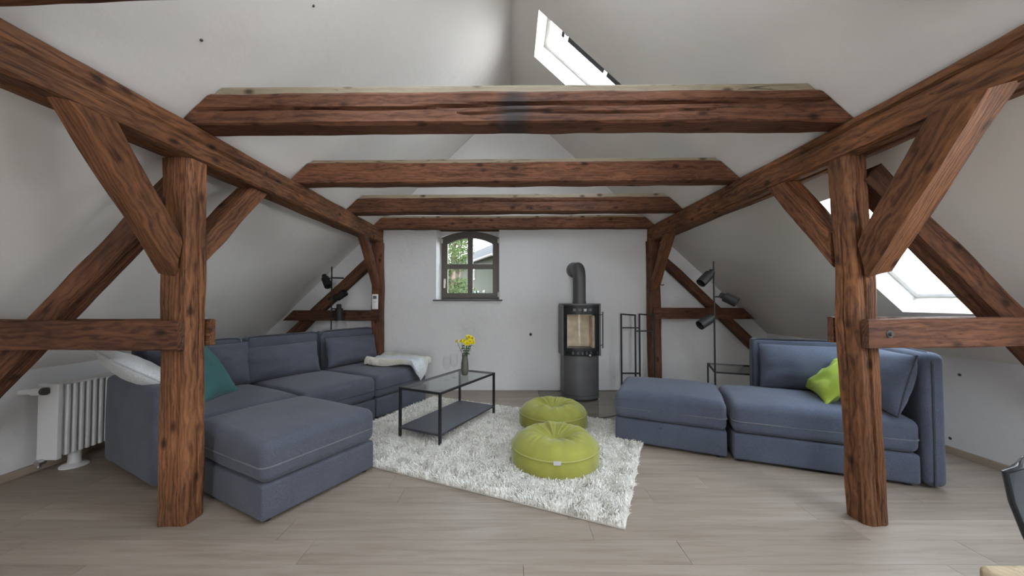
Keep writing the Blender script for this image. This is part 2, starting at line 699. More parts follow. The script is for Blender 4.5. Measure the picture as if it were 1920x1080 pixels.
def pillow(w, h, t, n=20, seed=0, wrinkle=0.012, pinch=0.06, sag=0.0):
    """scatter cushion in the local x-z plane, thickness along y, base on z=0; returns body, rim path"""
    V, Fc = [], []
    rim = []

    def pos(u, v):
        x = u * (1 - pinch * (1 - v * v) * abs(u) ** 3)
        z = v * (1 - pinch * (1 - u * u) * abs(v) ** 3)
        return x * w / 2, z * h / 2
    for side in (-1, 1):
        for i in range(n + 1):
            for j in range(n + 1):
                u = math.sin((2 * i / n - 1) * math.pi / 2)
                v = math.sin((2 * j / n - 1) * math.pi / 2)
                x, z = pos(u, v)
                e = max(0, (1 - abs(u) ** 2.6)) ** 0.55 * max(0, (1 - abs(v) ** 2.6)) ** 0.55
                q = Vector((u * 2.2 + seed * 3.7, v * 2.2, side * 2.0 + seed))
                wr = noise.noise(q) + 0.5 * noise.noise(q * 2.7)
                # radial creases from the corners
                cr = math.sin(9 * math.atan2(v, u) + seed) * (abs(u * v)) ** 0.8
                y = side * (t / 2 * e + (wrinkle * wr + wrinkle * 0.5 * cr) * e ** 0.5)
                z2 = z - sag * e * (1 - (v + 1) / 2)
                V.append((x, y, z2 + h / 2))
        for i in range(n):
            for j in range(n):
                b = (0 if side < 0 else (n + 1) ** 2) + i * (n + 1) + j
                q = [b, b + n + 1, b + n + 2, b + 1]
                Fc.append(q if side < 0 else q[::-1])
    for i in range(n + 1):
        u = math.sin((2 * i / n - 1) * math.pi / 2)
        rim.append((u, -1))
    rim += [(1, math.sin((2 * j / n - 1) * math.pi / 2)) for j in range(1, n + 1)]
    rim += [(math.sin((2 * i / n - 1) * math.pi / 2), 1) for i in range(n - 1, -1, -1)]
    rim += [(-1, math.sin((2 * j / n - 1) * math.pi / 2)) for j in range(n - 1, 0, -1)]
    path = []
    for u, v in rim:
        x, z = pos(u, v)
        path.append((x, 0, z + h / 2))
    bm = bmesh.new()
    vs = [bm.verts.new(v) for v in V]
    for f in Fc:
        bm.faces.new([vs[i] for i in f])
    bmesh.ops.remove_doubles(bm, verts=list(bm.verts), dist=0.0005)
    bm.verts.index_update()
    out = ([v.co.copy() for v in bm.verts], [[v.index for v in f.verts] for f in bm.faces])
    bm.free()
    return out, path


def cushion_thing(name, label, cat, mat, pmat, base, xdir, updir, w, h, t, seed=0, wrinkle=0.012, pinch=0.06, group=None, sag=0.0):
    """pillow with its bottom-edge centre at base, width along xdir, height along updir"""
    xd = Vector(xdir).normalized()
    ud = Vector(updir)
    ud = (ud - xd * ud.dot(xd)).normalized()
    yd = ud.cross(xd)
    M = Matrix((xd, yd, ud)).transposed().to_4x4()
    M.translation = Vector(base)
    o = thing(name, label, cat, group=group)
    o.matrix_world = M
    body, path = pillow(w, h, t, seed=seed, wrinkle=wrinkle, pinch=pinch, sag=sag)
    mesh('cover', body, mat, o, sharp=80)
    if pmat:
        mesh('piping', tube(path, 0.006, 6, closed=True), pmat, o)
    return o


def timber(name, p0, p1, w, h, label, mat, cat='beam', up=(0, 0, 1), cut0=(0, 0), cut1=(0, 0), seed=0, ch=0.018,
           rough=0.005, crack=None, group=None, parent=None):
    """hewn timber from p0 to p1; local z along it, local y = up, w along local x, h along local y; the end planes slope by cut"""
    p0, p1 = Vector(p0), Vector(p1)
    d = p1 - p0
    L = d.length
    d.normalize()
    u = Vector(up)
    u = (u - d * u.dot(d)).normalized()
    s = u.cross(d)
    M = Matrix((s, u, d)).transposed().to_4x4()
    M.translation = p0
    prof = []
    hw, hh = w / 2, h / 2
    corners = [(-hw, -hh), (hw, -hh), (hw, hh), (-hw, hh)]
    kk = 15 if crack else 8
    for i in range(4):
        a, b = corners[i], corners[(i + 1) % 4]
        dx, dy = b[0] - a[0], b[1] - a[1]
        ln = math.hypot(dx, dy)
        ca = ch * (0.6 + 0.8 * ((seed * 7 + i * 3) % 5) / 5)
        for j in range(kk):
            t = (ca + (ln - 2 * ca) * j / (kk - 1)) / ln
            prof.append((a[0] + dx * t, a[1] + dy * t, (dy / ln, -dx / ln)))
    n = len(prof)
    m = max(8, int(L / 0.045))
    V, Fc = [], []
    so = Vector((seed * 13.7, seed * 5.3, seed * 9.1))
    for i in range(m + 1):
        t = i / m
        bend = noise.noise(Vector((seed * 3.3, t * 2.2, 1))) * rough * 1.6 * math.sin(math.pi * t)
        for k, (x, y, nrm) in enumerate(prof):
            z = (cut0[0] * x + cut0[1] * y) * (1 - t) + (L + cut1[0] * x + cut1[1] * y) * t
            e = min(k % kk, kk - 1 - k % kk)
            q = Vector((x * 9, y * 9, z * 2.6)) + so
            q2 = Vector((x * 22, y * 22, z * 9)) + so
            dsp = rough * noise.noise(q) * (1.9 if e == 0 else 1.0) + rough * 0.45 * noise.noise(q2)
            if crack:
                for (face, pos, wd, dep, z0, z1, *sl) in crack:
                    if k // kk == face and z0 < t < z1:
                        c = pos + 0.10 * noise.noise(Vector((t * 5, seed, face))) - (sl[0] if sl else 0) * (t - .5)
                        g = ((k % kk) / (kk - 1) - c) / wd
                        dsp -= dep * max(0, 1 - abs(g))
            V.append((x + nrm[0] * dsp + bend, y + nrm[1] * dsp, z))
    for i in range(m):
        for k in range(n):
            q = (k + 1) % n
            Fc.append([i * n + k, i * n + q, (i + 1) * n + q, (i + 1) * n + k])
    Fc.append(list(range(n))[::-1])
    Fc.append(list(range(m * n, m * n + n)))
    o = mesh(name, (V, Fc), mat, None, True, sharp=30)
    o.matrix_world = M
    return tag(o, label, cat, group)


def struct(name, vf, mat, parent=None, smooth=False):
    return mesh(name, vf, mat, parent, smooth, kind=None if parent else 'structure')


# ================================================================== ROOM SHELL
XL, XR = -3.73, 3.85          # knee walls
YB, YF = 5.385, -3.0          # gable wall, wall behind the camera
RID, SL, SR = 4.41, 0.968, 0.925


def roof(x):
    return RID - SL * -x if x < 0 else RID - SR * x


# ---- floor: slab and planks
fl = struct('floor', box(XL - .2, XR + .2, YF - .2, YB + .3, -0.25, -0.014), BASEB)
pw = 0.186
y = YF
row = 0
while y < YB - 0.01:
    y1 = min(y + pw, YB)
    x = XL
    first = True
    while x < XR - 0.01:
        ln = random.uniform(1.5, 2.3) if not first else random.uniform(0.5, 1.9)
        first = False
        x1 = min(x + ln, XR)
        if XR - x1 < 0.45:
            x1 = XR
        mesh('plank', box(x + .0008, x1 - .0008, y + .0008, y1 - .0008, -0.014, 0.0, 0.0012), FLOORM, fl, False)
        x = x1
    y = y1
    row += 1

# ---- knee walls and baseboards
struct('wall_left', box(XL - .25, XL, YF - .2, YB + .3, -.02, roof(XL) + .02), WALL)
struct('wall_right', box(XR, XR + .25, YF - .2, YB + .3, -.02, roof(XR) + .02), WALL)
struct('baseboard_right', box(XR - .018, XR, YF, YB, 0, .062, .003), BASEB)
struct('baseboard_left', box(XL, XL + .018, YF, YB, 0, .06, .003), BASEB)


# ---- roof slopes with their window openings
def slope_panel(sign, holes, xa, xb, ya, yb, th):
    s = SL if sign < 0 else SR
    nrm = Vector((sign * s, 0, 1)).normalized()
    us = sorted({xa, xb} | {v for h in holes for v in h[:2]})
    vs = sorted({ya, yb} | {v for h in holes for v in h[2:]})

    def P(u, v, d):
        return Vector((sign * u, v, RID - s * u)) + nrm * d
    parts = []
    for i in range(len(us) - 1):
        for j in range(len(vs) - 1):
            um, vm = (us[i] + us[i + 1]) / 2, (vs[j] + vs[j + 1]) / 2
            if any(h[0] < um < h[1] and h[2] < vm < h[3] for h in holes):
                continue
            c = [P(u, v, d) for d in (0, th) for u, v in
                 ((us[i], vs[j]), (us[i + 1], vs[j]), (us[i + 1], vs[j + 1]), (us[i], vs[j + 1]))]
            parts.append((c, [[0, 1, 2, 3], [4, 5, 6, 7], [0, 1, 5, 4], [1, 2, 6, 5], [2, 3, 7, 6], [3, 0, 4, 7]]))
    V, Fc = join(*parts)
    bm = bmesh.new()
    bv = [bm.verts.new(v) for v in V]
    for f in Fc:
        bm.faces.new([bv[i] for i in f])
    bmesh.ops.remove_doubles(bm, verts=list(bm.verts), dist=1e-4)
    # drop the walls between neighbouring cells
    seen = {}
    for f in bm.faces:
        seen.setdefault(tuple(sorted(v.index for v in f.verts)), []).append(f)
    bm.verts.index_update()
    seen = {}
    for f in bm.faces:
        seen.setdefault(tuple(sorted(v.index for v in f.verts)), []).append(f)
    bmesh.ops.delete(bm, geom=[f for fs in seen.values() if len(fs) > 1 for f in fs], context='FACES_ONLY')
    bmesh.ops.recalc_face_normals(bm, faces=list(bm.faces))
    bm.verts.index_update()
    out = ([v.co.copy() for v in bm.verts], [[v.index for v in f.verts] for f in bm.faces])
    bm.free()
    return out


TH = 0.26
UPPER = (0.27, 1.20, 3.405, 4.07)            # the roof window high on the right slope
LOWER = (2.47, 3.43, 2.43, 3.13)             # the one behind the right post
UNSEEN_R = [(0.27, 1.20, 1.15, 1.85), (2.47, 3.43, 0.25, 1.45), (0.27, 1.20, -0.3, 0.4)]  # roof windows out of view, added for more daylight
UNSEEN_L = [(0.27, 1.20, 1.15, 1.85)]  # one more out of view, added on the left slope
struct('ceiling_left', slope_panel(-1, UNSEEN_L, -0.02, 4.0, YF - .2, YB + .3, TH), CEIL)
struct('ceiling_right', slope_panel(1, [UPPER, LOWER] + UNSEEN_R, 0.0, 4.1, YF - .2, YB + .3, TH), CEIL)
struct('trim_ridge', box(-.3, .3, YF - .2, YB + .3, RID + .22, RID + .42), CEIL)


def roof_window(name, sign, hole, seen=True):
    """frame, sash bars and pane of a roof window, built in the plane of the roof"""
    s = SL if sign < 0 else SR
    nrm = Vector((sign * s, 0, 1)).normalized()
    dwn = Vector((sign * 1, 0, -s)).normalized()
    u0, u1, v0, v1 = hole
    o = bpy.data.objects.new(name, None)
    M = Matrix((Vector((0, 1, 0)), dwn, nrm)).transposed().to_4x4()
    M.translation = Vector((sign * u0, v0, RID - s * u0))
    o.location = M.translation
    COL.objects.link(o)
    o['kind'] = 'structure'
    Lw, Ld = v1 - v0, (u1 - u0) * math.sqrt(1 + s * s)
    fw = 0.045
    d0, d1 = 0.17, 0.25
    M3 = M.to_3x3().to_4x4()
    o_M = M3
    for q in (box(0, fw, 0, Ld, d0, d1, .004), box(Lw - fw, Lw, 0, Ld, d0, d1, .004), box(fw, Lw - fw, 0, fw, d0, d1, .004), box(fw, Lw - fw, Ld - fw, Ld, d0, d1, .004)):
        mesh('frame_bar', fixn(xf(q, M3)), WHITEP, o, False)
    mesh('pane', fixn(xf(box(fw, Lw - fw, fw, Ld - fw, .205, .213), M3)), GLASS, o, False)
    cm = M @ Vector((Lw / 2, Ld / 2, .26))
    portal(cm, -nrm, Lw, Ld)
    return o, Lw, Ld, M3


w2, Lw, Ld, M3 = roof_window('window_2', 1, UPPER)
# dark pull-blind rail along the near side of the opening, with two pale clips
for a, b in ((0.30, 0.335), (0.385, 0.86), (0.90, Ld - .05)):
    mesh('blind_rail', fixn(xf(box(0.002, 0.085, a, b, 0.010, 0.04, .004), M3)), GREYF, w2, False, label='dark grey side rail of the roof window blind')
for a in (0.36, 0.88):
    mesh('rail_clip', fixn(xf(box(0.002, 0.03, a - .02, a + .02, 0.010, 0.03, .003), M3)), REMW, w2, False, label='small white clip on the dark rail')
roof_window('window_3', 1, LOWER)
k = 4  # from here on: unseen windows added to brighten the room
for h in UNSEEN_R:
    roof_window('window_%d' % k, 1, h)
    k += 1
for h in UNSEEN_L:
    roof_window('window_%d' % k, -1, h)
    k += 1

# ---- gable wall with the window opening (four abutting pieces, one mesh)
WX0, WX1, WZ0, WZ1 = -1.128, -0.178, 1.335, 2.45
YO = YB + 0.37
gw = join(
    prism([(XL - .2, 0), (WX0, 0), (WX0, roof(WX0) + .1), (XL - .2, roof(XL - .2) + .1)], YB, YO),
    prism([(WX1, 0), (XR + .2, 0), (XR + .2, roof(XR + .2) + .1), (0, RID + .1), (WX1, roof(WX1) + .1)], YB, YO),
    prism([(WX0, 0), (WX1, 0), (WX1, WZ0), (WX0, WZ0)], YB, YO),
    prism([(WX0, WZ1), (WX1, WZ1), (WX1, roof(WX1) + .1), (WX0, roof(WX0) + .1)], YB, YO))
struct('wall_back', gw, WALL)
# wall behind the camera, with an unseen glazed door and gable window added for daylight
DX0, DX1, DZ1 = -0.6, 0.6, 2.05
GZ0, GZ1 = 2.35, 3.55
fw_ = join(
    prism([(XL - .2, 0), (DX0, 0), (DX0, roof(DX0) + .1), (XL - .2, roof(XL - .2) + .1)], YF - .3, YF),
    prism([(DX1, 0), (XR + .2, 0), (XR + .2, roof(XR + .2) + .1), (DX1, roof(DX1) + .1)], YF - .3, YF),
    prism([(DX0, DZ1), (DX1, DZ1), (DX1, GZ0), (DX0, GZ0)], YF - .3, YF),
    prism([(DX0, GZ1), (DX1, GZ1), (DX1, roof(DX1) + .1), (0, RID + .1), (DX0, roof(DX0) + .1)], YF - .3, YF))
struct('wall_front', fw_, WALL)
dr = bpy.data.objects.new('added_door_1', None)  # door out of view, added to let in more light
dr['kind'] = 'structure'
COL.objects.link(dr)
for a, b in ((DX0, DX1),):
    mesh('door_frame', join(box(a, a + .07, YF - .2, YF - .14, 0, DZ1, .004), box(b - .07, b, YF - .2, YF - .14, 0, DZ1, .004),
                            box(a + .07, b - .07, YF - .2, YF - .14, 0, .1, .004), box(a + .07, b - .07, YF - .2, YF - .14, DZ1 - .08, DZ1, .004)), BROWNF, dr, False)
    mesh('pane', box(a + .07, b - .07, YF - .172, YF - .166, .1, DZ1 - .08), GLASS, dr, False)
portal((0, YF - .32, DZ1 / 2), (0, 1, 0), DX1 - DX0, DZ1)
gw_ = bpy.data.objects.new('window_%d' % k, None)  # unseen gable window, added to light the far wall and ceiling
gw_['kind'] = 'structure'
COL.objects.link(gw_)
mesh('frame', join(box(DX0, DX0 + .07, YF - .2, YF - .14, GZ0, GZ1, .004), box(DX1 - .07, DX1, YF - .2, YF - .14, GZ0, GZ1, .004),
                   box(DX0 + .07, DX1 - .07, YF - .2, YF - .14, GZ0, GZ0 + .07, .004), box(DX0 + .07, DX1 - .07, YF - .2, YF - .14, GZ1 - .07, GZ1, .004)), BROWNF, gw_, False)
mesh('pane', box(DX0 + .07, DX1 - .07, YF - .172, YF - .166, GZ0 + .07, GZ1 - .07), GLASS, gw_, False)
portal((0, YF - .32, (GZ0 + GZ1) / 2), (0, 1, 0), DX1 - DX0, GZ1 - GZ0)

# ---- the gable window: taupe arched casement, cross bar, four panes
wn = bpy.data.objects.new('window_1', None)
wn['kind'] = 'structure'
COL.objects.link(wn)
YW = 5.60
fx0, fx1, fz0 = -1.092, -0.182, 1.357


def arch(x, zs, rise, x0, x1):
    t = (x - (x0 + x1) / 2) / ((x1 - x0) / 2)
    return zs + rise * (1 - t * t)


def arch_frame(x0, x1, z0, zs, rise, wd, y0, y1):
    """casement ring with an arched head"""
    n = 16
    out, inn = [(x0, z0), (x1, z0)], [(x0 + wd, z0 + wd), (x1 - wd, z0 + wd)]
    for i in range(n + 1):
        x = x1 + (x0 - x1) * i / n
        out.append((x, arch(x, zs, rise, x0, x1)))
        xi = x1 - wd + (x0 - x1 + 2 * wd) * i / n
        inn.append((xi, arch(xi, zs - wd * 0.92, rise, x0 + wd, x1 - wd)))
    m = len(out)
    V = [(p[0], yy, p[1]) for yy in (y0, y1) for ring in (out, inn) for p in ring]
    Fc = []
    for i in range(m):
        j = (i + 1) % m
        Fc += [[i, j, m + j, m + i], [2 * m + i, 2 * m + j, 3 * m + j, 3 * m + i], [i, j, 2 * m + j, 2 * m + i],
               [m + i, m + j, 3 * m + j, 3 * m + i]]
    return fixn((V, Fc))


mesh('frame', arch_frame(fx0, fx1, fz0, 2.325, .10, .035, YW - .01, YW + .08), BROWNF, wn, False)
cs = mesh('casement', arch_frame(fx0 + .03, fx1 - .03, fz0 + .03, 2.295, .095, .072, YW - .03, YW + .04), BROWNF, wn, False)
mx_ = (fx0 + fx1) / 2
mesh('glazing_bar', box(mx_ - .042, mx_ + .042, YW - .028, YW + .035, fz0 + .09, 2.335, .006), BROWNF, cs, False)
mesh('glazing_bar', box(fx0 + .09, fx1 - .09, YW - .026, YW + .035, 1.836, 1.915, .006), BROWNF, cs, False)
for (a, b) in ((fx0 + .098, mx_ - .04), (mx_ + .04, fx1 - .098)):
    mesh('pane', box(a, b, YW + .005, YW + .011, fz0 + .098, 1.84), GLASS, cs, False)
    zt = [(a + (b - a) * i / 6, arch(a + (b - a) * i / 6, 2.232, .085, fx0 + .1, fx1 - .1)) for i in range(7)]
    mesh('pane', prism([(a, 1.91), (b, 1.91)] + zt[::-1], YW + .005, YW + .011), GLASS, cs, False)
hx = fx0 + .062
mesh('handle', join(box(hx - .014, hx + .014, YW - .042, YW - .03, 1.60, 1.68, .004), box(hx - .011, hx + .011, YW - .075, YW - .042, 1.63, 1.652, .004),
                    box(hx - .012, hx + .012, YW - .085, YW - .07, 1.535, 1.655, .005)), CREAM, cs, False, label='cream lever handle')
for z in (1.40, 2.24):
    mesh('hinge', xf(lathe([(.011, 0), (.011, .07)], 10), T(fx1 - .018, YW - .03, z)), CREAM, cs)
mesh('hinge', xf(lathe([(.014, 0), (.014, .06)], 10), T(fx0 + .012, YW - .03, 2.24)), CREAM, cs)
# head board above the arch, reveals filling the opening
mesh('head_board', prism([(WX0, 2.45), (WX1, 2.45)] + [(WX1 + (WX0 - WX1) * i / 16, arch(WX1 + (WX0 - WX1) * i / 16, 2.335, .098, WX0, WX1)) for i in range(17)],
                         YW + .02, YW + .10), WALL, wn, False)
mesh('lintel', box(WX0, WX1, YB + .004, YW - .012, 2.425, 2.45), OLDD, wn, False)
mesh('reveal', prism([(WX0, YB + .002), (WX0, YO), (fx0 + .01, YO), (fx0 + .01, YW + .01)], WZ0, WZ1, 'z'), WALL, wn, False)
mesh('window_sill', box(-1.172, -0.128, YB - .03, YW + .02, WZ0, WZ0 + .022, .004), SILL, wn, False)

# ================================================================== TIMBER FRAME
cR = 1 / SR
posts = 'posts of the timber frame'
# purlins along the room
timber('purlin', (-2.01, -2.95, 2.305), (-2.01, 5.36, 2.305), .18, .21, 'long brown roof purlin running along the left slope above the corner sofa', OLD,
       seed=1, crack=[(0, .5, .1, .02, .1, .75), (3, .45, .07, .016, .3, .8)])
timber('purlin', (2.145, -2.95, 2.335), (2.145, 5.36, 2.325), .19, .215, 'long brown roof purlin running along the right slope above the right sofa', OLD,
       seed=2, crack=[(0, .5, .1, .02, .1, .75), (1, .78, .08, .02, .2, .75)])
# near posts
timber('post', (-2.008, 2.214, 0), (-2.03, 2.214, 2.20), .175, .15, 'thick hewn brown post in the left foreground before the corner sofa armrest', OLD,
       'post', up=(0, 1, 0), seed=3, rough=.007, ch=.022, crack=[(1, .55, .08, .014, .05, .9), (0, .7, .07, .014, .1, .8)])
timber('post', (2.178, 2.212, 0), (2.115, 2.235, 2.225), .15, .15, 'thick hewn brown post in the right foreground, in front of the right sofa', OLD,
       'post', up=(0, 1, 0), seed=4, rough=.009, ch=.026, crack=[(0, .45, .08, .02, .05, .9, .2), (3, .5, .08, .012, .1, .8)])
# far posts
timber('post', (-1.962, 5.285, 0), (-1.972, 5.285, 2.20), .15, .15, 'slim reddish post against the white gable wall, behind the throw blanket', OLDR, 'post', up=(0, 1, 0), seed=5)
timber('post', (2.12, 5.285, 0), (2.10, 5.285, 2.225), .16, .15, 'slim reddish post against the white gable wall, behind the log rack', OLDR, 'post', up=(0, 1, 0), seed=6)
# knee braces in the purlin plane, cut flush with the post face and the purlin underside
def brace(p0, p1, w, h, label, mat, seed, rough=.005):
    d = (Vector(p1) - Vector(p0)).normalized()
    up = Vector((0, 1 if d.y < 0 else -1, 0))
    u = (up - d * up.dot(d)).normalized()
    timber('knee_brace', p0, p1, w, h, label, mat, 'brace', up=up, cut0=(0, -u.y / d.y), cut1=(0, -u.z / d.z), seed=seed, rough=rough, ch=.013)


brace((-2.035, 2.128, 1.60), (-1.93, 1.60, 2.196), .118, .15, 'knee brace rising towards the viewer from the left foreground post to the purlin', OLD, 8, .006)
brace((-2.035, 2.292, 1.655), (-2.04, 2.80, 2.196), .135, .13, 'knee brace rising away behind the left foreground post to the purlin', OLD, 9)
brace((2.165, 2.122, 1.60), (2.01, 1.535, 2.215), .165, .15, 'broad knee brace rising towards the viewer from the right foreground post', OLD, 10, .007)
brace((2.14, 2.312, 1.67), (2.07, 2.70, 2.215), .14, .13, 'knee brace rising away behind the right foreground post to the purlin', OLD, 11)
brace((-1.965, 5.205, 1.57), (-1.95, 4.69, 2.196), .105, .11, 'small knee brace on the far left post above the white remote control', OLDR, 12)
brace((2.10, 5.205, 1.58), (2.085, 4.67, 2.212), .115, .12, 'small knee brace on the far right post beside the log rack', OLD, 13)
# raking struts down to the eaves
def strut(xa, za, xb, zb, y0, y1, w, label, mat, seed):
    yc = (y0 + y1) / 2
    d = Vector((xb - xa, 0, zb - za)).normalized()
    nn = Vector((d.z, 0, -d.x))
    if nn.z > 0:
        nn = -nn
    off = nn * (w / 2)
    timber('raking_strut', Vector((xa, yc, za)) + off, Vector((xb, yc, zb)) + off, y1 - y0, w, label, mat, 'strut', up=-nn, seed=seed, rough=.006,
           crack=[(0, .5, .2, .012, .1, .9)])
strut(-2.10, 2.105, -3.70, .40, 2.145, 2.285, .135, 'raking strut sloping down to the left behind the left foreground post', OLDD, 14)
strut(2.25, 2.165, 3.82, .53, 2.145, 2.285, .14, 'raking strut sloping down to the right behind the right foreground post', OLDD, 15)
strut(-2.04, 2.055, -3.70, .475, 5.215, 5.365, .135, 'far raking strut on the gable wall behind the left floor lamp', OLDD, 16)
strut(2.20, 2.06, 3.80, .545, 5.215, 5.365, .115, 'far raking strut on the gable wall behind the right floor lamp', OLDD, 17)
# tie planks clasping post and strut
def tie(x0, x1, y0, y1, z0, z1, sgn, label, mat, seed, rise=0.0):
    h = z1 - z0
    s = SL if sgn < 0 else SR
    timber('tie_plank', (x0, (y0 + y1) / 2, z0 + h / 2), (x1, (y0 + y1) / 2, z0 + h / 2 + rise), y1 - y0, h, label, mat, 'beam',
           cut1=(0, -1 / s), seed=seed, ch=.006, rough=.003)
tie(-1.945, -3.40, 2.088, 2.133, 1.045, 1.215, -1, 'horizontal tie plank on the front face of the left foreground post', OLDD, 18)
tie(-1.93, -3.40, 2.294, 2.338, 1.05, 1.215, -1, 'horizontal tie plank clasping the left foreground post from behind', OLD, 19)
tie(2.085, 3.52, 2.086, 2.131, 1.055, 1.225, 1, 'horizontal tie plank with one bolt on the front face of the right foreground post', OLDR, 20, .02)
tie(2.07, 3.52, 2.30, 2.342, 1.065, 1.23, 1, 'horizontal tie plank clasping the right foreground post from behind', OLDD, 21)
tie(-1.90, -3.22, 5.165, 5.207, 1.05, 1.20, -1, 'short tie plank across the far left post under the remote control', OLDD, 22)
tie(2.06, 3.44, 5.165, 5.207, 1.075, 1.235, 1, 'short tie plank across the far right post behind the right floor lamp', OLDR, 23)
b_ = mesh('tie_bolt', join(xf(lathe([(.022, 0), (.022, .006)], 16), T(2.205, 2.087, 1.14) @ RX(R(90))), xf(lathe([(.011, 0), (.011, .02)], 6), T(2.205, 2.087, 1.14) @ RX(R(90)))), DOT)
tag(b_, 'black bolt head on the tie plank of the right foreground post', 'bolt')


# collar beams across the room, each with a pale batten on top
def collar(y0, y1, zl, zr, h, hb, label, mat, seed, crack=None, both=True):
    """bottom at zl on the left, zr on the right; the ends follow the slopes"""
    yc = (y0 + y1) / 2
    zc_l, zc_r = zl + h / 2, zr + h / 2
    xl, xr = -(RID - zc_l) / SL, (RID - zc_r) / SR
    o = timber('collar_beam', (xl + .01, yc, zc_l), (xr - .01, yc, zc_r), y1 - y0, h, label, mat, cut0=(0, 1 / SL), cut1=(0, -1 / SR), seed=seed,
               ch=.012, rough=.006, crack=crack)
    if hb:
        zb = (zl + h + hb / 2, zr + h + hb / 2)
        xl2, xr2 = -(RID - zb[0]) / SL, (RID - zb[1]) / SR
        bt = timber('batten', (xl2 + .012, yc + .008, zb[0]), (xr2 - .012, yc + .008, zb[1]), y1 - y0 - .03, hb, 'pale planed batten along the top of the old beam', PALE, None,
                    cut0=(0, 1 / SL), cut1=(0, -1 / SR), seed=seed + 40, ch=.003, rough=.0008)
        mw = bt.matrix_world.copy()
        bt.parent = o
        bt.matrix_parent_inverse = o.matrix_world.inverted()
        bt.matrix_world = mw


collar(1.13, 1.30, 2.415, 2.55, .19, .04, 'collar beam overhead, nearest to the viewer, cut off by the top left of the picture', OLDR, 31)
collar(2.17, 2.335, 2.413, 2.44, .195, .052, 'foremost fully visible collar beam, the longest, with a long crack and a grey stain', OLDS, 32,
       crack=[(3, .42, .07, .035, .0, 1.0, .26), (1, .6, .08, .02, 0, 1.0), (3, .72, .06, .02, .42, .8, .2)])
collar(3.25, 3.405, 2.413, 2.44, .185, .035, 'middle collar beam, second in the row after the cracked stained one', OLDR, 33, crack=[(3, .7, .16, .01, .2, .9), (1, .4, .16, .01, .2, .9)])
collar(4.34, 4.49, 2.41, 2.435, .18, .045, 'third collar beam in the row, just in front of the one touching the gable wall', OLDD, 34, crack=[(1, .3, .16, .012, .4, 1.0), (3, .3, .16, .012, .4, 1.0)])
collar(5.222, 5.38, 2.40, 2.42, .155, .03, 'shortest collar beam, lying against the gable wall over the window', OLDR, 35)

# small screw marks and stubs on the plaster
for x, y, sgn, lab in ((-1.62, 2.35, -1, 'dark screw mark high on the left slope near the top of the picture'),):
    pass


def dot(loc, nrm, r, label, name='screw', cat='screw'):
    o = mesh(name, xf(lathe([(r, 0), (r, .004), (r * .5, .007)], 12), axis_to(Vector(loc) - Vector(nrm).normalized() * .001, Vector(loc) + Vector(nrm))), DOT)
    tag(o, label, cat)


nl = Vector((SL, 0, -1)).normalized()
nr = Vector((-SR, 0, -1)).normalized()
dot((-1.27, 1.86 * .97, roof(-1.27)), nl, .008, 'screw head on the left slope, the one highest in the picture')
dot((-1.70, 1.93, roof(-1.70)), nl, .008, 'screw head on the left slope, nearest to the left purlin')
dot((-1.25, 2.22, roof(-1.25)), nl, .008, 'screw head on the left slope, just above the pale batten of the foremost beam')
dot((1.22, 3.2, roof(1.22)), nr, .008, 'screw head on the right slope to the right of the roof window')
dot((XR, 3.08, .70), (-1, 0, 0), .012, 'upper dark stub on the right knee wall beside the sofa', 'wall_stub', 'stub')
dot((XR, 3.16, .13), (-1, 0, 0), .012, 'lower dark stub on the right knee wall just above the baseboard', 'wall_stub', 'stub')
hk = mesh('wall_outlet', join(xf(lathe([(.022, 0), (.022, .006), (.012, .012), (.012, .03), (.006, .034)], 16), T(.296, YB + .001, .833) @ RX(R(90)))), DOT)
tag(hk, 'small dark round outlet on the gable wall to the left of the stove', 'outlet')
hk = mesh('coat_hook', tube([(2.18, 5.25, 1.57), (2.235, 5.25, 1.57), (2.25, 5.25, 1.575)], .007, 8), DOT)
tag(hk, 'tiny dark hook sticking out of the far right post', 'hook')
rm = thing('remote_control', 'white remote control with grey display in a holder on the far left post', 'remote', (-1.972, 5.205, 1.215))
mesh('case', box(-.043, .043, -.028, .004, 0, .22, .01), REMW, rm)
mesh('display', box(-.026, .026, -.031, -.027, .15, .195, .002), REMS, rm, False)
for i in range(3):
    mesh('button', box(-.022 + .016 * i, -.010 + .016 * i, -.031, -.027, .10, .112, .001), TAGM, rm, False)

# ================================================================== CORNER SOFA (left)
cs_ = thing('corner_sofa', 'large dark grey corner sofa with a chaise end at the left of the room', 'sofa', (-1.465, 2.128, 0), R(62))


def seat_module(par, x0, x1, y0, y1, mat, pm, seed, piped=True, front=None):
    g = .004
    mesh('base', rbox(x0 + g, x1 - g, y0 + g, y1 - g, .022, .232, .018, 5, puff=.004), mat, par)
    c = mesh('seat_cushion', rbox(x0 + .002, x1 - .002, y0 - .002, y1 - .002, .236, .475, .055, 9, crown=.035, puff=.006, wob=.006, seed=seed), mat, par, sharp=80)
    if piped:
        mesh('piping', tube(rrect(x0 - .001, x1 + .001, y0 - .004, y1 + .004, .054, .335), .0055, 6, closed=True), pm, c)
    for a in (x0 + .06, x1 - .06):
        for b in (y0 + .06, y1 - .06):
            mesh('foot', xf(lathe([(.025, .001), (.025, .024)], 12), T(a, b, 0)), BLACK, par)


def back_panel(par, x0, x1, y0, y1, z1, mat, pm, name='backrest', piped=True, rr=.045):
    b = mesh(name, rbox(x0, x1, y0, y1, .02, z1, rr, 8, puff=.004, wob=.004, seed=x0 * 3), mat, par, sharp=80)
    return b


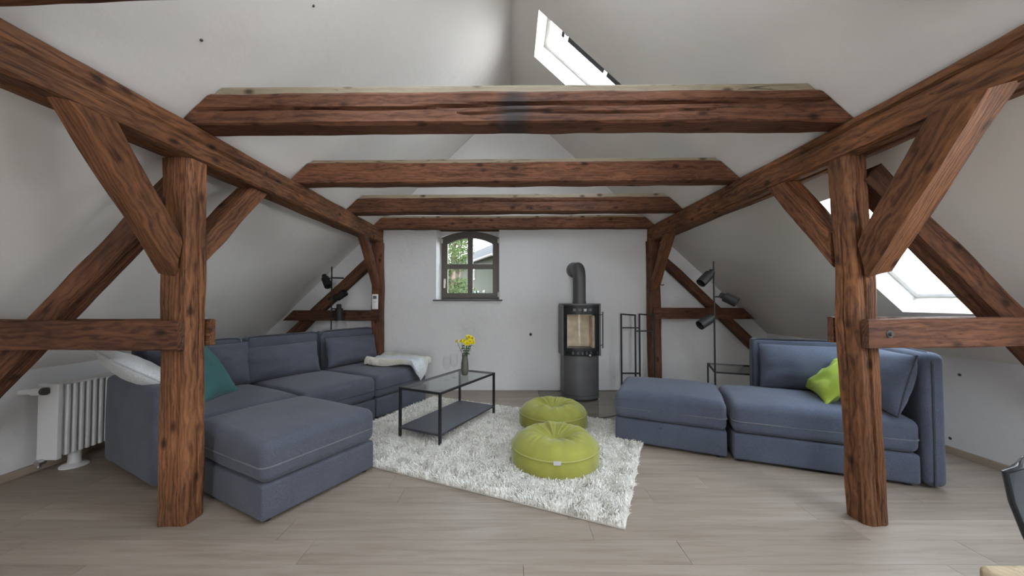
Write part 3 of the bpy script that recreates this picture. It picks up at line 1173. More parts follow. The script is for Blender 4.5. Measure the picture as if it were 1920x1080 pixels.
seat_module(cs_, 0, .825, 0, .925, SOFA, SOFAL, 1)
seat_module(cs_, 0, .825, .93, 1.93, SOFA, SOFAP, 2, False)
seat_module(cs_, .83, 1.655, .93, 1.93, SOFA, SOFAP, 3)
seat_module(cs_, 1.66, 2.49, .93, 1.93, SOFA, SOFAP, 4)
arm = back_panel(cs_, -.145, -.006, 1.09, 2.07, .72, SOFA, SOFAP, 'armrest', rr=.05)
mesh('piping', tube([(-.012, 1.10, .03), (-.012, 1.095, .35), (-.012, 1.10, .66), (-.012, 1.125, .705), (-.012, 1.2, .715), (-.012, 1.6, .716), (-.012, 2.0, .712)], .007, 6), SOFAP, arm)
for a, b in ((0.0, .80), (.835, 1.65), (1.665, 2.485)):
    bk = back_panel(cs_, a, b, 1.94, 2.07, .955, SOFA, SOFAP)
    mesh('piping', tube([(a + .01, 1.948, .5), (a + .01, 1.948, .9), (a + .035, 1.948, .94), (a + .1, 1.948, .95), ((a + b) / 2, 1.948, .952), (b - .1, 1.948, .95), (b - .035, 1.948, .94), (b - .01, 1.948, .9), (b - .01, 1.948, .5)], .006, 6), SOFAP, bk)


def sofaP(o, x, y, z):
    a = o.rotation_euler[2]
    return Vector((o.location[0] + x * math.cos(a) - y * math.sin(a), o.location[1] + x * math.sin(a) + y * math.cos(a), z))


def sofaD(o, x, y, z):
    a = o.rotation_euler[2]
    return Vector((x * math.cos(a) - y * math.sin(a), x * math.sin(a) + y * math.cos(a), z))


# loose cushions of the corner sofa (bottom edge centre, leaning back)
cushion_thing('back_cushion', 'dark grey back cushion behind the teal pillow, in the corner of the sofa', 'cushion', SOFA, SOFAP,
              sofaP(cs_, .42, 1.78, .50), sofaD(cs_, 1, 0, 0), sofaD(cs_, 0, .18, 1), .78, .42, .21, seed=1, pinch=.03)
cushion_thing('back_cushion', 'wide dark grey cushion in the middle of the corner sofa back', 'cushion', SOFA, SOFAP,
              sofaP(cs_, 1.15, 1.775, .495), sofaD(cs_, 1, -.02, 0), sofaD(cs_, 0, .22, 1), .80, .365, .23, seed=2, pinch=.04, wrinkle=.020)
cushion_thing('back_cushion', 'dark grey back cushion tilted to the left, next to the folded throw', 'cushion', SOFA, SOFAP,
              sofaP(cs_, 2.05, 1.785, .505), sofaD(cs_, 1, .02, -.02), sofaD(cs_, -.10, .24, 1), .78, .37, .23, seed=3, pinch=.05, wrinkle=.016)
cushion_thing('teal_pillow', 'teal green scatter pillow leaning in the corner of the dark sofa', 'pillow', TEAL, TEAL,
              sofaP(cs_, .385, 1.385, .505), sofaD(cs_, .83, .55, 0), sofaD(cs_, -.18, .70, 1), .43, .50, .15, seed=4, pinch=.09)
cushion_thing('white_pillow', 'pale grey-white pillow with piping lying over the armrest of the dark sofa', 'pillow', LINEN, LINENP,
              sofaP(cs_, .13, 1.56, .62), sofaD(cs_, .12, 1, .02), sofaD(cs_, -.62, .18, .50), .70, .52, .17, seed=5, pinch=.08)

# folded throw over the end seat, one corner hanging down the front
def throw():
    na, nb = 30, 44
    th = .03
    V, Fc = [], []
    for lay in (0, 1):
        for i in range(na + 1):
            a = i / na
            s = 1.97 + .54 * a
            tb = 1.52 + .22 * a
            if a < .38:
                L = .16 + (tb - .89 - .16) * (a / .38) + .0
            else:
                L = (tb - .89) + .20 * max(0, 1 - abs(a - .58) / .30)
            for j in range(nb + 1):
                b = j / nb
                l = L * b
                tflat = tb - .91
                rr = .045
                if l < tflat:
                    t, z = tb - l, 0.0
                elif l < tflat + rr * 1.57:
                    ang = (l - tflat) / rr
                    t, z = tb - tflat - rr * math.sin(ang) * .9, -rr * (1 - math.cos(ang))
                else:
                    t, z = tb - tflat - rr * .9, -rr - (l - tflat - rr * 1.57)
                q = Vector((a * 5, b * 6, 3.1))
                wr = noise.noise(q) * .012 + noise.noise(q * 2.3) * .006 + .01 * math.sin(a * 16 + b * 3)
                up = (1 - min(1, max(0, l - tflat) / .08))
                zz = .517 + z + (.012 + wr) * up + lay * (th + .055 * up * (.75 + .25 * math.sin(a * 9 + 1)) * min(1, (a + .06) * 9) * min(1, (b + .04) * 9))
                tt = t - (1 - up) * (.012 + lay * .02 + abs(wr)) - .012
                V.append((s + .012 * noise.noise(Vector((b * 4, a, 8))), tt, max(zz, .30)))
    k = (na + 1) * (nb + 1)
    for i in range(na):
        for j in range(nb):
            q = i * (nb + 1) + j
            f = [q, q + nb + 1, q + nb + 2, q + 1]
            Fc.append(f)
            Fc.append([x + k for x in f[::-1]])
    ring = [i * (nb + 1) for i in range(na + 1)] + [na * (nb + 1) + j for j in range(1, nb + 1)] + \
           [i * (nb + 1) + nb for i in range(na - 1, -1, -1)] + [j for j in range(nb - 1, 0, -1)]
    for i in range(len(ring)):
        a, b = ring[i], ring[(i + 1) % len(ring)]
        Fc.append([a, b, b + k, a + k])
    return fixn((V, Fc))


def throw_mat():
    m, n, l, b = new_mat('striped_throw')
    t = n.new('ShaderNodeTexCoord')
    sp_ = n.new('ShaderNodeSeparateXYZ')
    l.new(t.outputs['Object'], sp_.inputs[0])
    r = ramp(n, [(0.0, (.70, .66, .56)), (.30, (.70, .66, .56)), (.36, (.62, .64, .66)), (.66, (.68, .69, .70)), (.72, (.60, .58, .50)), (1.0, (.66, .63, .54))])
    mr = n.new('ShaderNodeMapRange')
    mr.inputs[1].default_value = 1.97
    mr.inputs[2].default_value = 2.51
    l.new(sp_.outputs['X'], mr.inputs[0])
    l.new(mr.outputs[0], r.inputs[0])
    z = n.new('ShaderNodeTexNoise')
    z.inputs['Scale'].default_value = 90
    l.new(t.outputs['Object'], z.inputs['Vector'])
    rr = ramp(n, [(.35, (.8,) * 3), (.65, (1.0,) * 3)])
    l.new(z.outputs['Fac'], rr.inputs[0])
    l.new(mix(n, l, 'MULTIPLY', 1.0, r.outputs[0], rr.outputs[0]), b.inputs['Base Color'])
    b.inputs['Roughness'].default_value = .95
    bp = n.new('ShaderNodeBump')
    bp.inputs['Strength'].default_value = .4
    bp.inputs['Distance'].default_value = .005
    l.new(z.outputs['Fac'], bp.inputs['Height'])
    l.new(bp.outputs[0], b.inputs['Normal'])
    return m


tw = mesh('throw_blanket', throw(), throw_mat(), sharp=80)
tw.location = cs_.location
tw.rotation_euler = cs_.rotation_euler
tag(tw, 'folded cream and grey throw draped over the far end of the corner sofa', 'blanket')

# ================================================================== RIGHT SOFA AND OTTOMAN
ot = thing('ottoman', 'sky-tinted charcoal square ottoman with a light piping, standing against the left end of the right sofa', 'ottoman', (.981, 3.407, 0), R(-25))
seat_module(ot, 0, .92, 0, .80, SOFA_R, SOFAL, 6)
mesh('button', xf(lathe([(.007, 0), (.007, .006)], 10), T(.40, .004, .19) @ RX(R(90))), BLACK, ot, label='small dark press stud on the base')
rs = thing('sofa', 'sky-tinted charcoal two-sided sofa with backrest and end panel at the right of the room', 'sofa', (1.836, 2.995, 0), R(-22))
seat_module(rs, .008, 1.165, 0, .80, SOFA_R, SOFAL, 7)
bk = back_panel(rs, .32, 1.17, .81, .93, .955, SOFA_R, SOFAP, rr=.03)
mesh('piping', tube([(.328, .815, .45), (.328, .815, .9), (.335, .815, .94), (.37, .815, .955), (.75, .815, .957), (1.16, .815, .955)], .006, 6), SOFAP, bk)
pn = back_panel(rs, 1.18, 1.30, -.005, .93, .965, SOFA_R, SOFAP, 'end_panel', rr=.05)
mesh('piping', tube([(1.225, -.008, .03), (1.225, -.010, .4), (1.225, -.008, .88), (1.225, .01, .935), (1.225, .05, .962), (1.225, .4, .968), (1.225, .88, .965)], .007, 6), SOFAP, pn)
cushion_thing('back_cushion', 'wide sky-tinted charcoal back cushion with dark piping and wrinkles along the backrest of the right sofa', 'cushion', SOFA_R, SOFAP,
              sofaP(rs, .78, .68, .50), sofaD(rs, 1, 0, 0), sofaD(rs, 0, .16, 1), .84, .42, .22, seed=7, pinch=.03, wrinkle=.014)
cushion_thing('side_cushion', 'sky-tinted charcoal cushion with dark piping leaning on the end panel of the right sofa', 'cushion', SOFA_R, SOFAP,
              sofaP(rs, 1.03, .355, .495), sofaD(rs, 0, 1, 0), sofaD(rs, .24, 0, 1), .76, .46, .22, seed=8, pinch=.03)
cushion_thing('lime_pillow', 'bright lime green scatter pillow slumped on the right sofa behind the post', 'pillow', LIME, None,
              sofaP(rs, .695, .42, .512), sofaD(rs, 0.03, 1, 0.08), sofaD(rs, .62, .06, .66), .49, .43, .17, seed=9, pinch=.10, wrinkle=.028)

# ================================================================== RUG
rug = thing('rug', 'cream white shaggy rug under the coffee table and the two floor cushions', 'rug', (.663, 2.104, 0), R(66))
RL, RW = 2.68, 1.81      # local x = away from the corner along 66 deg, local y = to the left
mesh('backing', box(0, RW, 0, RL, .001, .012, .003), RUGB, rug, False)
NS = 150000
px = rng.uniform(0, RW, NS)
py = rng.uniform(0, RL, NS)
ca, sa = math.cos(R(66)), math.sin(R(66))
wx = .663 + px * ca - py * sa
wy = 2.104 + px * sa + py * ca


def inside(o, x0, x1, y0, y1):
    a = o.rotation_euler[2]
    dx, dy = wx - o.location[0], wy - o.location[1]
    lx, ly = dx * math.cos(a) + dy * math.sin(a), -dx * math.sin(a) + dy * math.cos(a)
    return (lx > x0) & (lx < x1) & (ly > y0) & (ly < y1)


POUFS = ((.358, 2.955), (.445, 3.81))
PR = .357
keep = ~inside(ot, -.0, .9, .0, .82) & ~inside(cs_, -.02, .83, -.02, 2) & ~inside(cs_, .8, 2.6, .95, 2)
for c in POUFS:
    keep &= (wx - c[0]) ** 2 + (wy - c[1]) ** 2 > (PR - .03) ** 2
px, py = px[keep], py[keep]
NS = len(px)
ln = rng.uniform(.032, .054, NS)
# tufts fall together in clumps
cl = np.stack([np.sin(px * 23 + 3 * np.sin(py * 17)) + np.sin(py * 31 + 1.3), np.cos(py * 27 + 2 * np.sin(px * 21)) + np.sin(px * 35)], 1) * .32
lean = cl + rng.normal(0, .45, (NS, 2))
az = rng.uniform(0, 2 * np.pi, NS)
wdt = rng.uniform(.0024, .0050, NS)
side = np.stack([np.cos(az), np.sin(az)], 1) * wdt[:, None]
base = np.stack([px, py, np.full(NS, .010)], 1)
d1 = np.stack([lean[:, 0] * .45, lean[:, 1] * .45, np.ones(NS)], 1)
d1 /= np.linalg.norm(d1, axis=1)[:, None]
d2 = np.stack([lean[:, 0] * 1.6, lean[:, 1] * 1.6, np.full(NS, .75)], 1)
d2 /= np.linalg.norm(d2, axis=1)[:, None]
m1 = base + d1 * (ln * .55)[:, None]
m2 = m1 + d2 * (ln * .5)[:, None]
s3 = np.concatenate([side, np.zeros((NS, 1))], 1)
VV = np.stack([base - s3, base + s3, m1 + s3, m1 - s3, m2 + s3 * .6, m2 - s3 * .6], 1).reshape(-1, 3)
off = (np.arange(NS) * 6)[:, None]
FF = np.concatenate([off + np.array([0, 1, 2, 3]), off + np.array([3, 2, 4, 5])], 1).reshape(-1, 4)
pm_ = bpy.data.meshes.new('pile')
pm_.vertices.add(len(VV))
pm_.vertices.foreach_set('co', VV.astype(np.float32).ravel())
pm_.loops.add(FF.size)
pm_.loops.foreach_set('vertex_index', FF.astype(np.int32).ravel())
pm_.polygons.add(len(FF))
pm_.polygons.foreach_set('loop_start', np.arange(0, FF.size, 4, dtype=np.int32))
pm_.update(calc_edges=True)
pm_.materials.append(WOOL)
po = bpy.data.objects.new('pile', pm_)
po['kind'] = 'stuff'
po.parent = rug
COL.objects.link(po)


# ================================================================== FLOOR CUSHIONS
def pouf_body(seed):
    nr_, na = 40, 128
    V, Fc = [], []
    rings = []
    Hs = .155
    for i in range(5):                      # underside to side wall
        t = i / 4
        rings.append((PR * (.90 + .075 * math.sin(t * math.pi / 2)), .002 + .012 * t, 0))
    for i in range(1, 9):
        t = i / 8
        rings.append((PR * (.975 + .025 * math.sin(t * math.pi)), .014 + (Hs - .014) * t, 0))
    for i in range(1, 27):                  # top: puffed ring falling into the tufted centre
        t = i / 26
        r = PR * .975 * (1 - t) + .004 * t
        x = r / PR
        z = Hs + .100 * math.sin(min(1, (1 - x) / .42) * math.pi / 2) ** .8
        if x < .56:
            z -= .080 * (1 - (x / .56)) ** 1.35
        rings.append((r, z, 1))
    for r, z, top in rings:
        x = r / PR
        for k in range(na):
            a = 2 * math.pi * k / na
            dz = 0
            if top:
                amp = .0095 * math.exp(-((x - .42) / .28) ** 2) * (1 - .4 * math.sin(3 * a + seed))
                amp *= min(1, max(0, (x - .06) / .22))
                dz = amp * (math.sin(15 * a + 2.0 * noise.noise(Vector((math.cos(a) * 2, math.sin(a) * 2, seed))) * 3) + .35 * math.sin(27 * a + seed * 2))
                dz += .012 * noise.noise(Vector((x * math.cos(a) * 2.2, x * math.sin(a) * 2.2, seed * 4.0)))
            V.append((r * math.cos(a), r * math.sin(a), z + dz))
    for i in range(len(rings) - 1):
        for k in range(na):
            q = (k + 1) % na
            Fc.append([i * na + k, i * na + q, (i + 1) * na + q, (i + 1) * na + k])
    Fc.append(list(range(na))[::-1])
    Fc.append(list(range((len(rings) - 1) * na, len(rings) * na)))
    return V, Fc


for i, (c, lab) in enumerate(zip(POUFS, ('round olive-lime velvet floor cushion in front, with a grey tag on its seam',
                                         'round olive-lime velvet floor cushion behind the front one, nearer the stove'))):
    p = thing('floor_cushion', lab, 'cushion', (c[0], c[1], .012), R(20 + 47 * i), 'round lime floor cushions on the rug')
    mesh('cover', pouf_body(i + 1), VELVET, p, sharp=80)
    for z in (.155, .016):
        mesh('piping', tube([((PR * .982) * math.cos(2 * math.pi * k / 64), (PR * .982) * math.sin(2 * math.pi * k / 64), z) for k in range(64)], .006, 6, closed=True), VELVETP, p)
    mesh('tuft_button', xf(lathe([(.018, 0), (.016, .007), (.006, .011)], 14), T(0, 0, .175)), VELVET, p)
    if i == 0:
        a = R(-94) - p.rotation_euler[2]
        mesh('tag', xf(box(-.028, .028, -.008, .004, -.022, .006, .002), T(PR * .985 * math.cos(a), PR * .985 * math.sin(a), .158) @ RZ(a + R(90)) @ RX(R(-12))), TAGM, p, False, label='small grey woven tag')

# ================================================================== COFFEE TABLE
TA = math.atan2(.917, .45)
tb = thing('coffee_table', 'black metal coffee table with a glass top and a dark lower shelf on the rug', 'table', (-.632, 3.217, 0), TA)
TLn, TWd, THt = 1.02, .49, .512     # local x along the length, local y to the left
w_ = .022
for a in (w_ / 2, TLn - w_ / 2):
    for b in (w_ / 2, TWd - w_ / 2):
        mesh('leg', box(a - w_ / 2, a + w_ / 2, b - w_ / 2, b + w_ / 2, .012, THt - .012, .001), BLACK, tb, False)
mesh('top_frame', join(box(0, TLn, 0, .016, THt - .022, THt, .001), box(0, TLn, TWd - .016, TWd, THt - .022, THt, .001),
                       box(0, .016, .016, TWd - .016, THt - .022, THt, .001), box(TLn - .016, TLn, .016, TWd - .016, THt - .022, THt, .001)), BLACK, tb, False)
mesh('glass_top', box(.016, TLn - .016, .016, TWd - .016, THt - .008, THt - .001), TGLASS, tb, False, label='clear glass table top')
mesh('shelf', box(.004, TLn - .004, .004, TWd - .004, .118, .138, .002), DARKM, tb, False)


def tP(x, y, z):
    return (tb.location[0] + x * math.cos(TA) - y * math.sin(TA), tb.location[1] + x * math.sin(TA) + y * math.cos(TA), z)


# vase with yellow chrysanthemums
vp = (-.512, 3.985)
vs_ = thing('vase', 'slim olive-grey vase on the coffee table holding yellow flowers', 'vase', (vp[0], vp[1], THt))
vprof = [(.026, 0), (.034, .006), (.040, .03), (.042, .075), (.040, .13), (.034, .17), (.030, .195), (.034, .222), (.031, .222), (.027, .195), (.030, .165), (.034, .05), (.001, .03)]
mesh('body', lathe(vprof, 28, True, False), VASE, vs_, sharp=60)
flower_spots = [(.045, -.02, .42), (.075, .01, .405), (.02, .03, .40), (.0, -.03, .375), (.06, -.045, .375), (-.035, .0, .37), (.085, -.02, .37), (.03, -.06, .36), (-.085, -.01, .375)]
flower_labels = ['yellow chrysanthemum at the very top of the bunch in the vase', 'yellow chrysanthemum at the upper right of the bunch',
                 'yellow chrysanthemum at the back of the bunch', 'yellow chrysanthemum in the lower middle of the bunch', 'yellow chrysanthemum at the front right of the bunch',
                 'yellow chrysanthemum at the left middle of the bunch', 'yellow chrysanthemum hanging furthest to the right of the bunch',
                 'yellow chrysanthemum lowest at the front of the bunch', 'small yellow chrysanthemum furthest to the left of the bunch']


def bloom(r, tilt, small=False):
    V, Fc = [], []
    nl_ = 16
    for ly, (rr, zz) in enumerate(((1.0, .1), (.72, .38), (.42, .55))):
        for k_ in range(nl_):
            a = 2 * math.pi * (k_ + .5 * ly) / nl_
            c, s = math.cos(a), math.sin(a)
            wv = .16 * r
            b = len(V)
            for (q, zz2, w2) in ((.1, .05, .4), (.65 * rr, zz * .7, 1.0), (rr, zz, .5)):
                V.append((q * r * c - s * wv * w2, q * r * s + c * wv * w2, zz2 * r))
                V.append((q * r * c + s * wv * w2, q * r * s - c * wv * w2, zz2 * r))
            Fc += [[b, b + 1, b + 3, b + 2], [b + 2, b + 3, b + 5, b + 4]]
    return V, Fc


for (x, y_, z), lab in zip(flower_spots, flower_labels):
    f = thing('flower', lab, 'flower', (vp[0], vp[1], THt), 0, 'yellow flowers in the vase')
    r = .028 if x < -.06 else .039
    tip = Vector((x, y_, z))
    mesh('stem', tube([(x * .1, y_ * .1, .05), (x * .15, y_ * .15, .2), (x * .7, y_ * .7, z - .07), (x, y_, z)], .0028, 6), STEMM, f)
    mx2 = axis_to(tip, tip + Vector((x * 1.5, y_ * 1.5 - .03, .12)))
    mesh('petals', xf(bloom(r, 0), mx2), PETAL, f, False)
    mesh('disc', xf(lathe([(.3 * r, .1 * r), (.28 * r, .45 * r), (.1 * r, .55 * r)], 10), mx2), FCENT, f)
    lv = []
    for q in range(4):
        a = random.uniform(0, 6.28)
        zz = .235 + .028 * q
        u = Vector((math.cos(a), math.sin(a), .25))
        n_ = Vector((-math.sin(a), math.cos(a), 0))
        p0 = Vector((x * (.2 + .15 * q), y_ * (.2 + .15 * q), zz))
        ln_ = .055
        lv.append(([p0, p0 + u * ln_ * .4 + n_ * .014 + Vector((0, 0, .005)), p0 + u * ln_ * .4 - n_ * .014 + Vector((0, 0, .005)), p0 + u * ln_ * .75 + n_ * .011 - Vector((0, 0, .005)),
                    p0 + u * ln_ * .75 - n_ * .011 - Vector((0, 0, .005)), p0 + u * ln_ - Vector((0, 0, .018))], [[0, 2, 1], [1, 2, 4, 3], [3, 4, 5]]))
    mesh('leaves', join(*lv), LEAFM, f, False)

# wine glasses
gprof = [(.036, 0), (.034, .003), (.008, .007), (.0045, .02), (.004, .085), (.010, .10), (.032, .135), (.042, .175), (.040, .215), (.034, .25), (.0325, .25), (.0385, .215), (.0405, .175), (.0305, .137), (.004, .106)]
for (gx, gy_), lab in (((-.668, 3.735), 'clear wine glass nearer the left end of the coffee table'), ((-.611, 3.85), 'clear wine glass next to the vase on the coffee table')):
    g = thing('wine_glass', lab, 'glass', (gx, gy_, THt), 0, 'wine glasses on the coffee table')
    mesh('bowl', lathe(gprof[5:], 28, False, False), WGLASS, g)
    mesh('stem', lathe(gprof[2:6], 16, False, False), WGLASS, g)
    mesh('foot', lathe(gprof[:3], 28, True, False), WGLASS, g)

# ================================================================== STOVE
sx, sy = .95, 4.965
st = thing('wood_stove', 'tall dark grey wood stove with a glazed firebox against the gable wall', 'stove', (sx, sy, 0), R(0))


def footprint(hw, yb, yf, bulge, n=14, r=.03):
    pts = [(hw, yb), (-hw, yb)]
    for i in range(n + 1):
        x = -hw + 2 * hw * i / n
        t = x / hw
        pts.append((x, yf - bulge * (1 - t * t)))
    return pts


mesh('lower_body', prism(footprint(.235, .20, -.12, .10), .03, .60, 'z'), STOVE, st, True)
mesh('plinth', prism(footprint(.225, .19, -.112, .095), .008, .03, 'z'), STOVED, st, True)
mesh('seam_band', prism(footprint(.237, .20, -.122, .10), .075, .079, 'z'), STOVED, st, True)
mesh('ash_lip', prism(footprint(.238, .20, -.125, .105), .60, .612, 'z'), STOVED, st, True)
mesh('air_slot', prism(footprint(.215, .18, -.10, .085), .612, .665, 'z'), STOVED, st, True)
for i in range(5):
    a = -.12 + .06 * i
    mesh('slot_rib', box(a - .012, a + .012, -.205 + 2.2 * a * a, -.18 + 2.2 * a * a, .618, .66, .002), STOVE, st, False)
mesh('air_lever', xf(lathe([(.008, 0), (.02, .012), (.02, .02), (.01, .03)], 16), T(.10, -.20, .607) @ RX(R(90))), CHROME, st, label='chrome air lever knob')
mesh('grate_lip', prism(footprint(.225, .12, -.12, .10), .665, .69, 'z'), simple('stove_lip_grey', (.22, .21, .2), .6), st, True)
# firebox: open at the front
mesh('firebox', join(box(-.245, -.20, -.10, .20, .60, 1.28, .004), box(.20, .245, -.10, .20, .60, 1.28, .004), box(-.20, .20, .16, .20, .665, 1.28), box(-.20, .20, -.10, .16, 1.20, 1.28)), STOVED, st, False)
mesh('firebrick', box(-.175, .165, .12, .158, .69, 1.14, .006), BRICK, st, False)
for a, b, y0_ in ((-.199, -.176, -.06), (.166, .199, -.06)):
    mesh('firebrick', box(a, b, y0_, .118, .69, 1.14, .005), BRICK, st, False)
mesh('baffle_brick', xf(box(-.17, .16, -.10, .11, 0, .025, .004), T(0, 0, 1.145) @ RX(R(6))), BRICK, st, False)
mesh('top_plate', prism(footprint(.258, .205, -.125, .105), 1.278, 1.30, 'z'), STOVE, st, True)


def curved(hw, y0_, bulge, z0, z1, th, n=16, x0=None, x1=None):
    x0 = -hw if x0 is None else x0
    x1 = hw if x1 is None else x1
    o_, i_ = [], []
    for k_ in range(n + 1):
        x = x0 + (x1 - x0) * k_ / n
        yy = y0_ - bulge * (1 - (x / hw) ** 2)
        o_.append((x, yy))
        i_.append((x, yy + th))
    return prism(o_ + i_[::-1], z0, z1, 'z')


for s_ in (-1, 1):
    mesh('side_cheek', box(s_ * .252 - .012, s_ * .252 + .012, -.135, .20, .595, 1.278 if s_ < 0 else 1.30, .003), STOVE, st, False)
dfm = mesh('door', join(curved(.242, -.122, .10, .665, .705, .012), curved(.242, -.122, .10, 1.155, 1.278, .012),
                        curved(.242, -.122, .10, .705, 1.155, .012, 4, -.242, -.195), curved(.242, -.122, .10, .705, 1.155, .012, 4, .185, .242)), STOVED, st, True)
mesh('door_glass', curved(.242, -.119, .10, .70, 1.16, .005, 16, -.197, .187), SGLASS, dfm, True)
for k_ in range(4):
    mesh('vent_slot', xf(box(-.02, .02, -.004, .004, -.018, .018, .002), T(-.105 + .07 * k_, -.124 - .10 * (1 - ((-.105 + .07 * k_) / .242) ** 2), 1.215)), STOVE if k_ != 2 else CHROME, dfm, False)
mesh('door_handle', join(tube([(.285, -.15, .70), (.285, -.15, 1.19)], .010, 10), tube([(.24, -.13, .74), (.285, -.15, .74)], .007, 8), tube([(.24, -.13, 1.15), (.285, -.15, 1.15)], .007, 8)), STOVE, dfm, label='long vertical bar handle')
mesh('side_catch', box(.235, .247, -.05, .0, .33, .36, .002), STOVED, st, False)
pp = [(0, 0, 1.30), (0, 0, 1.66)] + [(0, .14 * (1 - math.cos(R(a))), 1.66 + .14 * math.sin(R(a))) for a in range(10, 91, 10)] + [(0, .42, 1.80)]
fp = mesh('flue_pipe', tube(pp, .088, 28), STOVE, st, sharp=60)
mesh('wall_collar', xf(lathe([(.088, 0), (.115, 0), (.115, .012), (.088, .02)], 28, False, False), T(0, .418, 1.80) @ RX(R(90))), STOVE, fp)
mesh('pipe_collar', xf(lathe([(.093, 0), (.093, .03)], 28), T(0, 0, 1.302)), STOVE, fp)
# glass hearth plate
hp = [(-.55, .36), (.60, .36), (.60, -.45)] + [(.60 - 1.15 * i / 14, -.45 - .42 * math.sin(math.pi * i / 14)) for i in range(1, 14)] + [(-.55, -.45)]
hpm = thing('hearth_plate', 'smoked glass hearth plate with a curved front under the wood stove', 'floor plate', (sx, sy, 0), 0)
mesh('glass_sheet', prism(hp, .0012, .0072, 'z'), HGLASS, hpm, False)
mesh('edge', tube([(p[0], p[1], .0042) for p in hp], .0042, 6, closed=True), simple('dark_glass_edge', (.03, .035, .033), .3), hpm)

# ================================================================== LOG RACK
lr = thing('log_rack', 'empty black steel log rack standing between the stove and the far right post', 'rack', (0, 0, 0))
B1, B3, F2, F4 = (1.61, 5.22), (1.875, 5.22), (1.695, 4.88), (1.952, 4.88)
zt_ = 1.152
ww = .02
for p in (B1, B3, F2, F4):
    mesh('upright', box(p[0] - ww / 2, p[0] + ww / 2, p[1] - ww / 2, p[1] + ww / 2, 0, zt_, .001), BLACK, lr, False)
for a, b in ((B1, F2), (B3, F4)):
    mesh('side_bar', bar((a[0], a[1], zt_ - ww / 2), (b[0], b[1], zt_ - ww / 2), ww, ww), BLACK, lr, False)
    mesh('side_bar', bar((a[0], a[1], .06), (b[0], b[1], .06), ww, ww), BLACK, lr, False)
for a, b, z in ((B1, B3, .945), (F2, F4, .925), (B1, B3, .285), (F2, F4, .285)):
    mesh('cross_bar', bar((a[0], a[1], z), (b[0], b[1], z), ww * .9, ww * .9), BLACK, lr, False)


# ================================================================== FLOOR LAMPS
def spot(par, pole, axis_a, axis_b, r=.052):
    """lamp head: narrow socket end at axis_a, open shade towards axis_b, a short arm to the pole"""
    a, b = Vector(axis_a), Vector(axis_b)
    L = (b - a).length
    M = axis_to(a, b)
    sh = mesh('lamp_shade', xf(lathe([(.030, L * .24), (r * .96, L * .27), (r, L * .34), (r, L), (r - .004, L), (r - .004, L * .36), (.004, L * .34)], 24, True, True), M), LAMPM, par, sharp=40)
    mesh('socket', xf(lathe([(.026, 0), (.032, .006), (.032, L * .26)], 18), M), LAMPM, sh)
    mesh('bulb', xf(lathe([(.012, L * .34), (.028, L * .55), (.03, L * .7), (.018, L * .8), (.004, L * .83)], 14), M), simple('frosted_bulb', (.25, .25, .24), .4), sh)
    j = a.lerp(b, .28)
    mesh('arm', tube([(pole[0], pole[1], j.z), tuple(j)], .008, 8), LAMPM, par)


def lamp(label, x, y, ztop, heads, extra=None):
    l_ = thing('floor_lamp', label, 'lamp', (x, y, 0))
    mesh('lamp_base', lathe([(.115, .001), (.115, .014), (.105, .02), (.014, .024)], 32), LAMPM, l_, sharp=40)
    mesh('pole', tube([(0, 0, .02), (0, 0, ztop)], .0095, 12), LAMPM, l_)
    for a, b in heads:
        spot(l_, (0, 0), a, b)
    if extra:
        mesh('pivot_rod', tube(extra, .011, 10), LAMPM, l_)
    return l_


lamp('black three-spot floor lamp behind the dark corner sofa', -2.51, 5.0, 1.816,
     [((-.125, .03, 1.70), (-.02, -.05, 1.535)), ((.02, .03, 1.352), (.19, .0, 1.455)), ((.105, 0, 1.29), (.115, -.01, 1.06))],
     [(.0, .0, 1.66), (.165, .0, 1.655)])
lamp('black three-spot floor lamp between the ottoman and the right side table', 2.206, 3.88, 1.765,
     [((-.012, .0, 1.66), (-.165, -.04, 1.525)), ((.08, .03, 1.405), (.205, -.07, 1.315)), ((.0, .02, 1.165), (-.17, -.02, 1.07))])

# ================================================================== WIRE SIDE TABLE (right, behind the sofa)
sd = thing('side_table', 'black wire-frame side table half hidden behind the right sofa', 'table', (2.30, 4.045, 0), R(-22))
SZ, SLx, SLy = .54, .62, .60
for a in (0, SLx):
    for b in (0, SLy):
        mesh('leg', box(a - .009, a + .009, b - .009, b + .009, 0, SZ, .001), BLACK, sd, False)
mesh('top_frame', join(box(-.009, SLx + .009, -.009, .009, SZ - .018, SZ, .001), box(-.009, SLx + .009, SLy - .009, SLy + .009, SZ - .018, SZ, .001),
                       box(-.009, .009, .009, SLy - .009, SZ - .018, SZ, .001), box(SLx - .009, SLx + .009, .009, SLy - .009, SZ - .018, SZ, .001)), BLACK, sd, False)
mesh('glass_top', box(.009, SLx - .009, .009, SLy - .009, SZ - .007, SZ - .001), TGLASS, sd, False)

# ================================================================== RADIATOR (left)
ra = thing('radiator', 'white finned radiator on a round foot by the left knee wall behind the dark sofa', 'radiator', (0, 0, 0))
rx0, rx1, ry0, ry1 = -3.60, -3.445, 2.735, 3.66
rz0, rz1 = .125, .70
mesh('end_panel', box(rx0, rx1, ry0, ry0 + .035, rz0, rz1, .006), WHITEP, ra, False)
mesh('end_panel', box(rx0, rx1, ry1 - .035, ry1, rz0, rz1, .006), WHITEP, ra, False)
mesh('back_panel', box(rx0 + .02, rx1 - .028, ry0 + .035, ry1 - .035, rz0 + .02, rz1 - .02), WHITEP, ra, False)
mesh('top_grille', box(rx0 + .005, rx1 - .01, ry0 + .035, ry1 - .035, rz1 - .02, rz1 - .004, .002), WHITEP, ra, False)
yy = ry0 + .075
while yy < ry1 - .05:
    mesh('fin', rbox(rx1 - .035, rx1 - .002, yy - .014, yy + .014, rz0 + .012, rz1 - .014, .010, 3), WHITEP, ra)
    yy += .045
